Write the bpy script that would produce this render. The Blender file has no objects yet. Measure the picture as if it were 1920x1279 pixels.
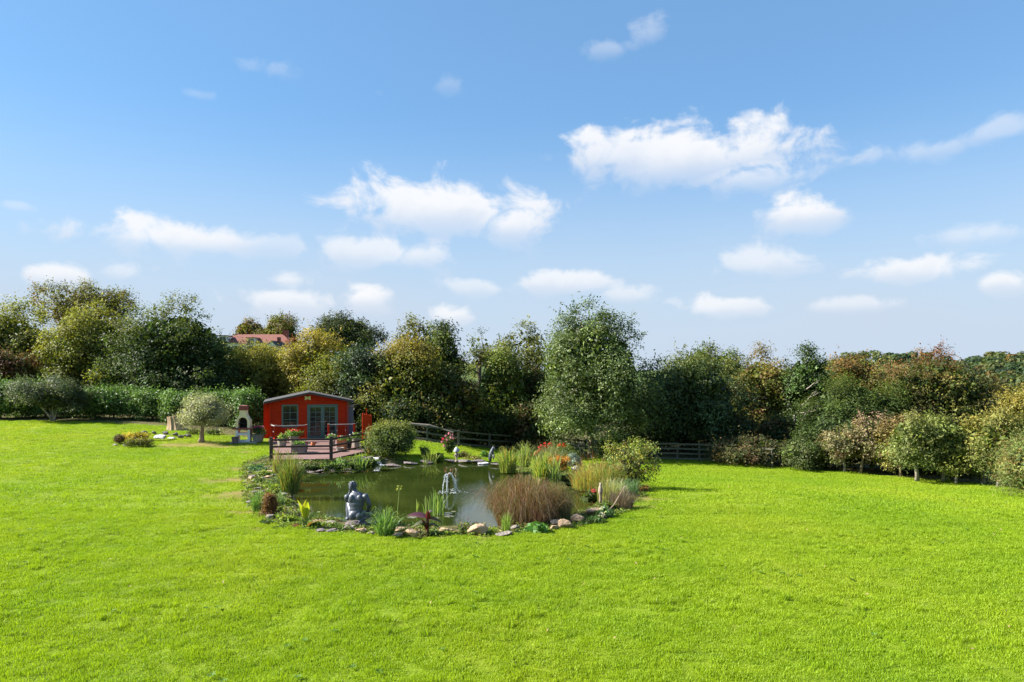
import bpy, bmesh, math, random
import numpy as np
from mathutils import Vector, Matrix, noise as mnoise

SC = bpy.context.scene
COL = SC.collection
rng = np.random.default_rng(11)
random.seed(11)
CAM_H, F_PX, CX, HY = 4.1, 1280.0, 960.0, 690.0      # eye height, focal length and horizon in photo pixels

# ------------------------------------------------------------------ camera
cam_data = bpy.data.cameras.new('camera')
cam_data.sensor_width = 36.0
cam_data.lens = 24.0
cam_data.shift_y = (HY - 639.5) / 1920.0
cam_data.clip_end = 9000.0
cam = bpy.data.objects.new('camera', cam_data)
COL.objects.link(cam)
cam.location = (0, 0, CAM_H)
cam.rotation_euler = (math.radians(90), 0, 0)
SC.camera = cam

# ------------------------------------------------------------------ exposure
SC.view_settings.view_transform = 'Standard'
SC.view_settings.look = 'None'
SC.view_settings.gamma = 1.0
SC.view_settings.exposure = 1.65
SC.render.engine = 'CYCLES'
SC.cycles.max_bounces = 5
SC.cycles.diffuse_bounces = 2
SC.cycles.glossy_bounces = 3
SC.cycles.transmission_bounces = 4
SC.cycles.transparent_max_bounces = 6
SC.cycles.caustics_reflective = False
SC.cycles.caustics_refractive = False
SC.cycles.sample_clamp_indirect = 6.0

# ------------------------------------------------------------------ sun
SUN_EL, SUN_TO = math.radians(35), Vector((-0.995, 0.02, 0)).normalized()   # towards the sun
sun_dir = Vector((SUN_TO.x * math.cos(SUN_EL), SUN_TO.y * math.cos(SUN_EL), math.sin(SUN_EL)))
sl = bpy.data.lights.new('sun', 'SUN')
sl.energy = 4.9
sl.angle = math.radians(0.53)
sl.color = (1.0, 0.945, 0.85)
sun = bpy.data.objects.new('sun', sl)
COL.objects.link(sun)
sun.location = (-40, -20, 60)
sun.rotation_euler = sun_dir.to_track_quat('Z', 'Y').to_euler()

# ------------------------------------------------------------------ world: daylight sky and fair-weather clouds
SKY_STRENGTH = .0512
SKY_TINT = (.82, 1.18, 1.30, 1)
VEIL = (3.75, 4.45, 5.35, 1)
CLOUD_TOP = (6.1, 6.15, 6.3, 1)
CLOUD_LOW = (4.9, 5.2, 5.8, 1)
W = bpy.data.worlds.new('World')
SC.world = W
W.use_nodes = True
W.cycles.sampling_method = 'MANUAL'
W.cycles.sample_map_resolution = 512
wt = W.node_tree
wt.nodes.clear()
def wn(t, **k):
    n = wt.nodes.new(t)
    for a, b in k.items():
        setattr(n, a, b)
    return n
def wl(a, b):
    wt.links.new(a, b)
def wmath(op, a, b=None, c=None, clamp=False):
    n = wn('ShaderNodeMath', operation=op, use_clamp=clamp)
    for i, v in enumerate((a, b, c)):
        if v is None: continue
        if isinstance(v, (int, float)): n.inputs[i].default_value = v
        else: wl(v, n.inputs[i])
    return n.outputs[0]
sky = wn('ShaderNodeTexSky', sky_type='NISHITA', sun_disc=False)
sky.sun_elevation = SUN_EL
sky.sun_rotation = math.atan2(SUN_TO.x, SUN_TO.y)
sky.air_density = 1.0
sky.dust_density = 0.2
sky.ozone_density = 2.0
sky.altitude = 60
tc = wn('ShaderNodeTexCoord')
sep = wn('ShaderNodeSeparateXYZ'); wl(tc.outputs['Generated'], sep.inputs[0])
az = wmath('ARCTAN2', sep.outputs[0], sep.outputs[1])
el = wmath('ARCSINE', sep.outputs[2])
cmb = wn('ShaderNodeCombineXYZ'); wl(az, cmb.inputs[0]); wl(el, cmb.inputs[1]); cmb.inputs[2].default_value = 0
# clouds: azimuth/elevation of their middles, half widths, and a fade (0 = thick)
CL = [(1290, 292, 235, 60, 0), (1420, 335, 120, 30, .35), (1180, 290, 110, 32, .2), (830, 392, 215, 58, 0), (720, 478, 150, 32, .25), (960, 420, 80, 40, .1),
      (320, 446, 190, 36, .1), (520, 465, 100, 26, .45), (105, 520, 70, 26, .15), (235, 512, 60, 24, .4), (1505, 400, 85, 40, 0),
      (1720, 285, 110, 24, .45), (1860, 250, 80, 24, .42), (1150, 92, 60, 18, .5), (1215, 62, 46, 24, .5), (510, 130, 70, 20, .58),
      (370, 178, 46, 12, .62), (842, 160, 34, 20, .6), (1430, 495, 110, 30, .3), (1730, 507, 125, 28, .15), (1830, 442, 120, 22, .4),
      (535, 565, 105, 34, .2), (540, 525, 60, 22, .25), (680, 558, 52, 32, .05), (842, 592, 42, 24, .15), (1062, 532, 95, 24, .2),
      (905, 542, 80, 20, .35), (1340, 577, 105, 24, .2), (1610, 572, 140, 18, .35), (1880, 530, 70, 24, .15), (1180, 555, 60, 18, .35), (30, 388, 40, 12, .5),
      (720, 175, 30, 12, .6), (1005, 300, 40, 18, .6)]
cl = []
for px, py, hw, hh, fade in CL:
    u, v = (px - CX) / F_PX, (HY - py) / F_PX
    k = math.sqrt(1 + u * u)
    cl.append((math.atan2(px - CX, F_PX), math.atan2(v, k), hw / F_PX / (1 + u * u) * 1.0, hh / F_PX / k * 1.1, fade))
rc = random.Random(5)
for i in range(12):                                                        # the same kind of sky all the way round
    a = math.radians(48 + 264 * (i + rc.random() * .8) / 12)
    if a > math.pi: a -= 2 * math.pi
    e = math.radians(rc.choice([5, 7, 9, 12, 14, 18, 22, 27]))
    w_ = rc.uniform(.08, .24)
    cl.append((a, e, w_, w_ * rc.uniform(.2, .32), rc.choice([0, .1, .2, .35, .5])))
# the outline of the clouds is frayed by two sizes of noise
mp = wn('ShaderNodeVectorMath', operation='MULTIPLY'); wl(cmb.outputs[0], mp.inputs[0]); mp.inputs[1].default_value = (1, 1.35, 1)
nz = wn('ShaderNodeTexNoise', noise_dimensions='2D'); wl(mp.outputs[0], nz.inputs['Vector'])
nz.inputs['Scale'].default_value = 15; nz.inputs['Detail'].default_value = 8; nz.inputs['Roughness'].default_value = .55; nz.inputs['Distortion'].default_value = .25
run = vec = None
for a, e, w_, h_, fade in cl:
    n = wn('ShaderNodeVectorMath', operation='MULTIPLY_ADD')
    wl(cmb.outputs[0], n.inputs[0]); n.inputs[1].default_value = (1 / w_, 1 / h_, 0); n.inputs[2].default_value = (-a / w_, -e / h_, fade)
    ln = wn('ShaderNodeVectorMath', operation='LENGTH'); wl(n.outputs[0], ln.inputs[0]); ln = ln.outputs['Value']
    if run is None: run, vec = ln, n.outputs[0]
    else:
        less = wmath('MULTIPLY_ADD', wmath('SUBTRACT', run, ln), 1.1, .5, True)
        mv = wn('ShaderNodeMix', data_type='VECTOR'); wl(less, mv.inputs['Factor']); wl(vec, mv.inputs[4]); wl(n.outputs[0], mv.inputs[5]); vec = mv.outputs[1]
        run = wmath('MINIMUM', run, ln)
vs = wn('ShaderNodeSeparateXYZ'); wl(vec, vs.inputs[0])
r_ = wmath('MULTIPLY_ADD', wmath('ADD', nz.outputs['Fac'], -.5), 2.2, run)
def wrange(v, f0, f1, t0=0., t1=1.):
    q = wn('ShaderNodeMapRange', interpolation_type='SMOOTHSTEP'); wl(v, q.inputs['Value'])
    for k_, x in zip(('From Min', 'From Max', 'To Min', 'To Max'), (f0, f1, t0, t1)): q.inputs[k_].default_value = x
    return q.outputs[0]
body = wrange(r_, 1.10, .45)
under = wrange(vs.outputs[1], -.95, .15, .30, 1.0)          # the shaded undersides are thin
thick = wrange(vs.outputs[2], .68, .0, .15, .95)
cloud = wmath('MULTIPLY', wmath('MULTIPLY', body, under), thick)
# thin veil that thickens towards the horizon
nz2 = wn('ShaderNodeTexNoise', noise_dimensions='3D'); wl(mp.outputs[0], nz2.inputs['Vector'])
nz2.inputs['Scale'].default_value = 3.2; nz2.inputs['Detail'].default_value = 4
veil0 = wn('ShaderNodeMapRange', interpolation_type='SMOOTHSTEP'); wl(el, veil0.inputs['Value'])
veil0.inputs['From Min'].default_value = .37; veil0.inputs['From Max'].default_value = 0.0
veil0.inputs['To Min'].default_value = .06; veil0.inputs['To Max'].default_value = 1.05
veil = wmath('MULTIPLY', veil0.outputs[0], wmath('MULTIPLY_ADD', nz2.outputs['Fac'], .5, .75), clamp=True)
# cloud body: bright crowns, faintly grey bellies
lit = wrange(wmath('MULTIPLY_ADD', wmath('ADD', nz.outputs['Fac'], -.5), 1.6, vs.outputs[1]), -.7, .45)
body_c = wn('ShaderNodeMix', data_type='RGBA'); wl(lit, body_c.inputs['Factor']); body_c.inputs['A'].default_value = CLOUD_LOW; body_c.inputs['B'].default_value = CLOUD_TOP
tint = wn('ShaderNodeMix', data_type='RGBA', blend_type='MULTIPLY'); tint.inputs['Factor'].default_value = 1
wl(sky.outputs[0], tint.inputs['A']); tint.inputs['B'].default_value = SKY_TINT
m0 = wn('ShaderNodeMix', data_type='RGBA'); m0.inputs['Factor'].default_value = .45; wl(tint.outputs['Result'], m0.inputs['A']); m0.inputs['B'].default_value = (1.25, 2.75, 5.2, 1)
m1 = wn('ShaderNodeMix', data_type='RGBA'); wl(veil, m1.inputs['Factor']); wl(m0.outputs['Result'], m1.inputs['A']); m1.inputs['B'].default_value = VEIL
m2 = wn('ShaderNodeMix', data_type='RGBA'); wl(cloud, m2.inputs['Factor']); wl(m1.outputs['Result'], m2.inputs['A']); wl(body_c.outputs['Result'], m2.inputs['B'])
bg = wn('ShaderNodeBackground'); wl(m2.outputs['Result'], bg.inputs[0]); bg.inputs[1].default_value = SKY_STRENGTH
wo = wn('ShaderNodeOutputWorld'); wl(bg.outputs[0], wo.inputs[0])

# ------------------------------------------------------------------ materials
MATS = {}
def mat(name, col=(.5, .5, .5), rough=.6, metal=0, spec=.5, noise=None, bump=None, tint2=None, coord='Object', stretch=(1, 1, 1)):
    """plain surface whose colour wanders between col and tint2 by noise and whose relief comes from a finer noise"""
    if name in MATS: return MATS[name]
    m = bpy.data.materials.new(name); m.use_nodes = True
    t = m.node_tree; b = t.nodes['Principled BSDF']
    b.inputs['Base Color'].default_value = (*col, 1); b.inputs['Roughness'].default_value = rough
    b.inputs['Metallic'].default_value = metal; b.inputs['Specular IOR Level'].default_value = spec
    if noise or bump:
        c = t.nodes.new('ShaderNodeTexCoord'); mpn = t.nodes.new('ShaderNodeMapping'); mpn.inputs['Scale'].default_value = stretch
        t.links.new(c.outputs[coord], mpn.inputs[0])
    if noise:
        n = t.nodes.new('ShaderNodeTexNoise'); n.inputs['Scale'].default_value = noise; n.inputs['Detail'].default_value = 6; n.inputs['Roughness'].default_value = .65
        t.links.new(mpn.outputs[0], n.inputs['Vector'])
        r = t.nodes.new('ShaderNodeValToRGB'); r.color_ramp.elements[0].position = .33; r.color_ramp.elements[1].position = .68
        c2 = tint2 or tuple(x * .6 for x in col)
        r.color_ramp.elements[0].color = (*c2, 1); r.color_ramp.elements[1].color = (*col, 1)
        t.links.new(n.outputs['Fac'], r.inputs[0]); t.links.new(r.outputs[0], b.inputs['Base Color'])
    if bump:
        n = t.nodes.new('ShaderNodeTexNoise'); n.inputs['Scale'].default_value = bump[0]; n.inputs['Detail'].default_value = 5
        t.links.new(mpn.outputs[0], n.inputs['Vector'])
        bp = t.nodes.new('ShaderNodeBump'); bp.inputs['Strength'].default_value = bump[1]; bp.inputs['Distance'].default_value = bump[2]
        t.links.new(n.outputs['Fac'], bp.inputs['Height']); t.links.new(bp.outputs[0], b.inputs['Normal'])
    MATS[name] = m
    return m
def leaf_mat(name, rough=.6, spec=.25, trans=.32, tgain=(1.5, 1.6, .7)):
    """leaf: colour of each leaf from the mesh, light passing through it"""
    m = bpy.data.materials.new(name); m.use_nodes = True
    t = m.node_tree; b = t.nodes['Principled BSDF']; o = t.nodes['Material Output']
    a = t.nodes.new('ShaderNodeAttribute'); a.attribute_name = 'col'
    t.links.new(a.outputs['Color'], b.inputs['Base Color'])
    b.inputs['Roughness'].default_value = rough; b.inputs['Specular IOR Level'].default_value = spec
    tr = t.nodes.new('ShaderNodeBsdfTranslucent')
    g = t.nodes.new('ShaderNodeMix'); g.data_type = 'RGBA'; g.blend_type = 'MULTIPLY'; g.inputs['Factor'].default_value = 1
    t.links.new(a.outputs['Color'], g.inputs['A']); g.inputs['B'].default_value = (*tgain, 1)
    t.links.new(g.outputs['Result'], tr.inputs['Color'])
    mx = t.nodes.new('ShaderNodeMixShader'); mx.inputs[0].default_value = trans
    t.links.new(b.outputs[0], mx.inputs[1]); t.links.new(tr.outputs[0], mx.inputs[2]); t.links.new(mx.outputs[0], o.inputs['Surface'])
    MATS[name] = m
    return m
LEAF = leaf_mat('leaf'); LEAF_GLOSS = leaf_mat('glossy_leaf', .5, .28, .25); BLADE = leaf_mat('blade', .5, .3, .35); PETAL = leaf_mat('petal', .6, .2, .35, (1.2, 1.1, 1.1))
BARK = mat('bark', (.13, .10, .075), .9, noise=9, bump=(30, .6, .03), tint2=(.06, .048, .038), stretch=(1, 1, .25))
BARK_PALE = mat('pale_bark', (.36, .32, .26), .85, noise=7, bump=(24, .5, .02), tint2=(.19, .16, .12), stretch=(1, 1, .3))
BARK_TAN = mat('tan_bark', (.33, .24, .15), .85, noise=9, bump=(24, .5, .02), tint2=(.17, .12, .08), stretch=(1, 1, .3))
RED_PAINT = mat('red_stain', (.45, .034, .006), .75, spec=.12, noise=5, bump=(40, .25, .01), tint2=(.33, .022, .004), stretch=(.25, .25, 2))
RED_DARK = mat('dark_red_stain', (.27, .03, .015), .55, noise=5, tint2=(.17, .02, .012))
GREEN_PAINT = mat('green_paint', (.075, .15, .12), .45, noise=6, tint2=(.055, .115, .095))
FELT = mat('roof_felt', (.06, .056, .056), .9, noise=12, bump=(60, .4, .01), tint2=(.03, .029, .031))
PALE_TRIM = mat('weathered_trim', (.42, .37, .33), .7, noise=8, tint2=(.25, .2, .17))
DARK_WOOD = mat('dark_stained_wood', (.060, .032, .022), .6, noise=6, bump=(30, .4, .01), tint2=(.028, .017, .013), stretch=(.4, 1, 1))
GREY_WOOD = mat('weathered_wood', (.23, .20, .165), .85, noise=6, bump=(30, .5, .01), tint2=(.11, .095, .08))
FENCE_WOOD = mat('shaded_mossy_fence_wood', (.12, .11, .08), .85, noise=5, bump=(30, .5, .01), tint2=(.055, .06, .04))  # base colour darkened to stand in for shade from the trees
DECK_WOOD = mat('pink_brown_decking', (.24, .135, .11), .7, noise=5, bump=(30, .3, .01), tint2=(.15, .085, .07), stretch=(.5, 2, 1))
GLASS_DARK = mat('window_glass', (.012, .016, .018), .06, spec=.6)
CREAM = mat('cream_render', (.80, .68, .42), .8, noise=8, bump=(60, .3, .01), tint2=(.68, .56, .33))
WHITE = mat('white_paint', (.78, .77, .74), .6, noise=5, tint2=(.62, .61, .57))
BRICK_RED = mat('brick_red', (.27, .07, .05), .8, noise=6, tint2=(.18, .05, .04))
SOOT = mat('soot', (.02, .02, .02), .9, noise=5)
TERRACOTTA = mat('terracotta', (.52, .17, .06), .75, noise=6, tint2=(.4, .13, .05))
STONE_POT = mat('stone_pot', (.32, .28, .23), .85, noise=9, bump=(40, .5, .01), tint2=(.18, .16, .13))
ROCK = mat('grey_brown_rock', (.30, .25, .20), .85, noise=5, bump=(16, .9, .05), tint2=(.13, .115, .10))
ROCK_TAN = mat('tan_rock', (.44, .30, .18), .85, noise=4, bump=(14, .9, .05), tint2=(.24, .165, .105))
ROCK_PURPLE = mat('purple_slate_rock', (.20, .155, .145), .8, noise=5, bump=(16, .9, .05), tint2=(.09, .075, .075))
ROCK_WHITE = mat('pale_rock', (.58, .57, .56), .85, noise=4, bump=(12, .9, .06), tint2=(.30, .29, .30))
STATUE = mat('blue_grey_lead', (.075, .090, .125), .48, spec=.6, noise=10, bump=(30, .25, .01), tint2=(.028, .034, .048))
STATUE_PALE = mat('pale_cast_stone', (.46, .48, .53), .75, noise=9, bump=(30, .4, .01), tint2=(.26, .26, .28))
STATUE_TAN = mat('tan_cast_stone', (.36, .28, .21), .8, noise=9, bump=(30, .4, .01), tint2=(.20, .15, .11))
WOOD_CUT = mat('cut_timber', (.44, .30, .17), .75, noise=6, bump=(20, .7, .03), tint2=(.22, .14, .075), stretch=(4, 4, .3))
SHED_GREY = mat('grey_blue_plastic', (.10, .13, .18), .5, noise=4, tint2=(.075, .1, .14))
BLACK = mat('black_plastic', (.015, .015, .016), .45)
HOUSE_WALL = mat('white_render', (.74, .73, .70), .8, noise=2, tint2=(.62, .61, .58))
HOUSE_ROOF = mat('red_clay_roof', (.20, .065, .045), .8, noise=2, bump=(6, .6, .1), tint2=(.15, .05, .036))
YELLOW = mat('pale_yellow_paint', (.62, .62, .22), .6, noise=6, tint2=(.5, .5, .2))
METAL_RAIL = mat('galvanised_rail', (.5, .47, .45), .5, metal=.3, noise=8, tint2=(.3, .27, .26))
SOIL = mat('dark_soil', (.09, .06, .04), .95, noise=9, bump=(18, .9, .05), tint2=(.05, .034, .024))
SLAB = mat('paving', (.40, .36, .32), .85, noise=5, bump=(30, .3, .01), tint2=(.28, .25, .22))

# ------------------------------------------------------------------ helpers
def rename_mesh(me, name): me.name = name
def obj(name, me, parent=None, material=None):
    o = bpy.data.objects.new(name, me)
    COL.objects.link(o)
    if material is not None and me is not None and not me.materials: me.materials.append(material)
    if parent is not None: o.parent = parent
    return o
def tag(o, label, cat, group=None, kind=None):
    if label: o['label'] = label
    if cat: o['category'] = cat
    if group: o['group'] = group
    if kind: o['kind'] = kind
    return o
def thing(name, label, cat, loc=(0, 0, 0), rz=0.0, group=None):
    o = bpy.data.objects.new(name, None); COL.objects.link(o)
    o.empty_display_size = .2
    o.location = loc; o.rotation_euler = (0, 0, rz)
    return tag(o, label, cat, group)
def mesh_np(name, V, F, C=None, smooth=False):
    """V (n,3), F (m,k) with k = 3 or 4, C (n,3) point colours"""
    V = np.asarray(V, np.float32); F = np.asarray(F, np.int32)
    me = bpy.data.meshes.new(name)
    me.vertices.add(len(V)); me.vertices.foreach_set('co', V.ravel())
    k = F.shape[1]
    me.loops.add(F.size); me.loops.foreach_set('vertex_index', F.ravel())
    me.polygons.add(len(F)); me.polygons.foreach_set('loop_start', np.arange(0, F.size, k, dtype=np.int32))
    try: me.polygons.foreach_set('loop_total', np.full(len(F), k, np.int32))
    except Exception: pass
    if smooth: me.polygons.foreach_set('use_smooth', np.ones(len(F), bool))
    me.update(calc_edges=True)
    if C is not None:
        a = me.attributes.new('col', 'FLOAT_COLOR', 'POINT')
        c4 = np.ones((len(V), 4), np.float32); c4[:, :3] = C
        a.data.foreach_set('color', c4.ravel())
    return me
class MB:
    """collects simple solids into one mesh"""
    def __init__(s): s.V = []; s.F = []; s.n = 0
    def add(s, V, F):
        s.V.extend([tuple(v) for v in V]); s.F.extend([tuple(i + s.n for i in f) for f in F]); s.n += len(V)
        return s
    def box(s, x0, x1, y0, y1, z0, z1, M=None):
        v = [Vector(p) for p in ((x0, y0, z0), (x1, y0, z0), (x1, y1, z0), (x0, y1, z0), (x0, y0, z1), (x1, y0, z1), (x1, y1, z1), (x0, y1, z1))]
        if M is not None: v = [M @ p for p in v]
        return s.add(v, [(0, 3, 2, 1), (4, 5, 6, 7), (0, 1, 5, 4), (1, 2, 6, 5), (2, 3, 7, 6), (3, 0, 4, 7)])
    def prism(s, pts, y0, y1, M=None):
        """polygon in x,z pushed from y0 to y1"""
        n = len(pts)
        v = [Vector((p[0], y0, p[1])) for p in pts] + [Vector((p[0], y1, p[1])) for p in pts]
        if M is not None: v = [M @ p for p in v]
        return s.add(v, [tuple(range(n)), tuple(range(2 * n - 1, n - 1, -1))] + [(i, i + n, (i + 1) % n + n, (i + 1) % n) for i in range(n)])
    def bar(s, a, b, w, h=None, up=(0, 0, 1)):
        """square bar from a to b"""
        a, b = Vector(a), Vector(b); h = h or w
        d = (b - a).normalized(); u = Vector(up)
        if abs(d.dot(u)) > .98: u = Vector((0, 1, 0))
        x = d.cross(u).normalized(); z = x.cross(d)
        v = []
        for p in (a, b):
            for sx, sz in ((-1, -1), (1, -1), (1, 1), (-1, 1)): v.append(p + x * (sx * w / 2) + z * (sz * h / 2))
        return s.add(v, [(3, 2, 1, 0), (4, 5, 6, 7), (0, 1, 5, 4), (1, 2, 6, 5), (2, 3, 7, 6), (3, 0, 4, 7)])
    def tube(s, path, radii, k=8, cap=True):
        path = [Vector(p) for p in path]; n = len(path); V = []
        px = None
        for i, p in enumerate(path):
            d = (path[min(i + 1, n - 1)] - path[max(i - 1, 0)]).normalized()
            if px is None:
                px = d.orthogonal().normalized()
            else:
                px = (px - d * px.dot(d)).normalized()
            q = d.cross(px)
            for j in range(k):
                a = 2 * math.pi * j / k
                V.append(p + (px * math.cos(a) + q * math.sin(a)) * radii[i])
        F = [(i * k + j, i * k + (j + 1) % k, (i + 1) * k + (j + 1) % k, (i + 1) * k + j) for i in range(n - 1) for j in range(k)]
        if cap: F += [tuple(range(k - 1, -1, -1)), tuple((n - 1) * k + j for j in range(k))]
        return s.add(V, F)
    def lathe(s, prof, k=14, c=(0, 0, 0)):
        """prof: (radius, z) pairs from the bottom up"""
        V = [(c[0] + r * math.cos(2 * math.pi * j / k), c[1] + r * math.sin(2 * math.pi * j / k), c[2] + z) for r, z in prof for j in range(k)]
        n = len(prof)
        F = [(i * k + j, i * k + (j + 1) % k, (i + 1) * k + (j + 1) % k, (i + 1) * k + j) for i in range(n - 1) for j in range(k)]
        F += [tuple(range(k - 1, -1, -1)), tuple((n - 1) * k + j for j in range(k))]
        return s.add(V, F)
    def ball(s, c, r, seg=10, rings=6, sq=(1, 1, 1)):
        prof = [(max(1e-3, math.sin(math.pi * i / rings)), -math.cos(math.pi * i / rings)) for i in range(rings + 1)]
        V = [(c[0] + r * sq[0] * a * math.cos(2 * math.pi * j / seg), c[1] + r * sq[1] * a * math.sin(2 * math.pi * j / seg), c[2] + r * sq[2] * z) for a, z in prof for j in range(seg)]
        F = [(i * seg + j, i * seg + (j + 1) % seg, (i + 1) * seg + (j + 1) % seg, (i + 1) * seg + j) for i in range(rings) for j in range(seg)]
        return s.add(V, F)
    def mesh(s, name, smooth=False):
        me = bpy.data.meshes.new(name); me.from_pydata(s.V, [], s.F); me.update()
        if smooth: me.polygons.foreach_set('use_smooth', np.ones(len(me.polygons), bool))
        return me
    def build(s, name, material, parent=None, smooth=False, bevel=0):
        o = obj(name, s.mesh(name, smooth), parent, material)
        if bevel:
            b = o.modifiers.new('bevel', 'BEVEL'); b.width = bevel; b.segments = 2; b.limit_method = 'ANGLE'
        return o
def S(t):
    t = np.clip(t, 0, 1); return t * t * (3 - 2 * t)
def unit(a): return a / np.maximum(np.linalg.norm(a, axis=-1, keepdims=True), 1e-9)
# ------------------------------------------------------------------ the lie of the land
WATER_Z = -0.25
def at(px, py, Y): return ((px - CX) / F_PX * Y, Y, CAM_H + (HY - py) / F_PX * Y)
def atz(px, py, z):
    Y = (CAM_H - z) * F_PX / (py - HY); return ((px - CX) / F_PX * Y, Y, z)
POND_PX = [(548, 920), (556, 900), (572, 886), (600, 879), (640, 877), (690, 873), (730, 870), (790, 867), (860, 865), (915, 867), (950, 878), (985, 892),
           (1010, 903), (1050, 905), (1072, 896), (1100, 905), (1118, 925), (1116, 948), (1090, 966), (1054, 979), (1012, 989), (960, 994), (900, 996), (840, 996), (780, 995),
           (720, 993), (680, 989), (640, 984), (600, 976), (573, 961), (553, 942)]
BED_PX = [(462, 868), (452, 888), (458, 915), (462, 940), (480, 964), (512, 982), (560, 994), (620, 998), (700, 1004), (760, 1008), (850, 1008), (940, 1005), (1010, 999),
          (1070, 993), (1120, 978), (1160, 965), (1195, 942), (1208, 920), (1203, 898), (1150, 880), (1095, 866), (1050, 858), (990, 852), (930, 853), (870, 858), (800, 858), (700, 856),
          (600, 866), (520, 858), (490, 858)]
POND = np.array([atz(x, y, WATER_Z)[:2] for x, y in POND_PX])
BED = np.array([atz(x, y, -.02)[:2] for x, y in BED_PX])
def poly_sd(x, y, P):
    """signed distance to a polygon, negative inside"""
    x = np.asarray(x, float); y = np.asarray(y, float)
    d2 = np.full(x.shape, 1e18); ins = np.zeros(x.shape, bool)
    n = len(P)
    for i in range(n):
        ax, ay = P[i]; bx, by = P[(i + 1) % n]
        ex, ey = bx - ax, by - ay
        t = np.clip(((x - ax) * ex + (y - ay) * ey) / (ex * ex + ey * ey), 0, 1)
        d2 = np.minimum(d2, (x - ax - t * ex) ** 2 + (y - ay - t * ey) ** 2)
        c = ((ay > y) != (by > y)) & (x < (bx - ax) * (y - ay) / (by - ay + 1e-12) + ax)
        ins ^= c
    d = np.sqrt(d2)
    return np.where(ins, -d, d)
def g(x, y):
    """ground level of the garden and the country beyond, without the pond"""
    x = np.asarray(x, float); y = np.asarray(y, float)
    z = -1.5 * S((y + .5 * x - 22) / 24) * S((x + 8) / 10)
    z = z + .7 * S((-x - 8) / 20) * S((y - 22) / 25)
    z = z + 6.3 * S((y - 70) / 90) * S((-x) / 60) + 10 * S((y - 170) / 300) * S((-x + 20) / 200)
    z = z - 12 * S((y - 62) / 140) * S((x + 10) / 70)
    uu = x / np.maximum(y, 1)
    z = z + 26.5 * S((y - 300) / 350) * S((uu - .40) / .10) * (x > 60) - 5.5 * S((y - 300) / 300) * np.exp(-((x / np.maximum(y, 1) - .655) / .035) ** 2) * S((x - 120) / 200)
    z = z - 3.0 * S((y - 62) / 90) * (1 - S((-x) / 60)) * (1 - S((x + 10) / 70))
    return z
def gp(px, py):
    """where the line of sight through a photo pixel meets the ground"""
    u, v = (px - CX) / F_PX, (py - HY) / F_PX
    lo, hi = 3.0, 70.0
    for Y in np.arange(3, 70, .25):
        if CAM_H - v * Y < float(g(u * Y, Y)): hi = Y; lo = Y - .25; break
    for _ in range(20):
        m = (lo + hi) / 2
        if CAM_H - v * m < float(g(u * m, m)): hi = m
        else: lo = m
    return (u * hi, hi, float(g(u * hi, hi)))
def on(x, y): return (x, y, float(g(x, y)))

def axis(lo, hi, step, far, grow=1.22):
    a = list(np.arange(lo, hi + 1e-6, step)); s = step; p = hi
    while p < far: s *= grow; p += s; a.append(p)
    s = step; p = lo; b = []
    while p > -far: s *= grow; p -= s; b.append(p)
    return np.array(b[::-1] + a)
gx = axis(-42, 40, .25, 4000); gy = axis(3, 52, .25, 4000)
GX, GY = np.meshgrid(gx, gy)
sd = poly_sd(GX, GY, POND)
GZ = g(GX, GY)
near = (np.abs(GX) < 60) & (GY < 70) & (GY > 0)
def fnoise(x, y, s, seed=0):
    """cheap smooth noise from summed sines"""
    r = np.random.default_rng(seed); o = np.zeros_like(x)
    for i in range(9):
        a = r.uniform(0, 6.28); f = s * r.uniform(.5, 2.2)
        o += np.sin((x * math.cos(a) + y * math.sin(a)) * f + r.uniform(0, 6.28)) / 3
    return o
GZ = GZ + np.where(near, .018 * fnoise(GX, GY, 1.6, 1) + .010 * fnoise(GX, GY, 4, 2), 0)
pz = np.where(sd < 0, WATER_Z - .12 - .9 * S(-sd / 1.2), 0)
GZ = np.where(sd < 0, pz, GZ * S((sd + .02) / .4) + (1 - S((sd + .02) / .4)) * (WATER_Z - .03))
ny, nx = GX.shape
V = np.stack([GX.ravel(), GY.ravel(), GZ.ravel()], 1)
idx = np.arange(nx * ny).reshape(ny, nx)
Fq = np.stack([idx[:-1, :-1].ravel(), idx[:-1, 1:].ravel(), idx[1:, 1:].ravel(), idx[1:, :-1].ravel()], 1)
# bare soil: the pond's bed, trodden patches, beneath the trees beyond the lawn
bed = poly_sd(GX, GY, BED)
WORN = [(445, 900, .7), (452, 930, .7), (470, 958, .5), (330, 836, .9), (385, 834, 1.1), (430, 836, .9), (500, 990, .25), (880, 1004, .5), (460, 880, .5), (1195, 935, .5), (1180, 950, .4), (1390, 1182, .10), (460, 848, .4)]
worn_c = [(*gp(a, b)[:2], r) for a, b, r in WORN]
def worn_at(x, y):
    o = np.zeros_like(np.asarray(x, float))
    for cx, cy, r in worn_c: o = np.maximum(o, np.exp(-(((x - cx) / (r * 1.6)) ** 2 + ((y - cy) / r) ** 2)))
    return o
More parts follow.
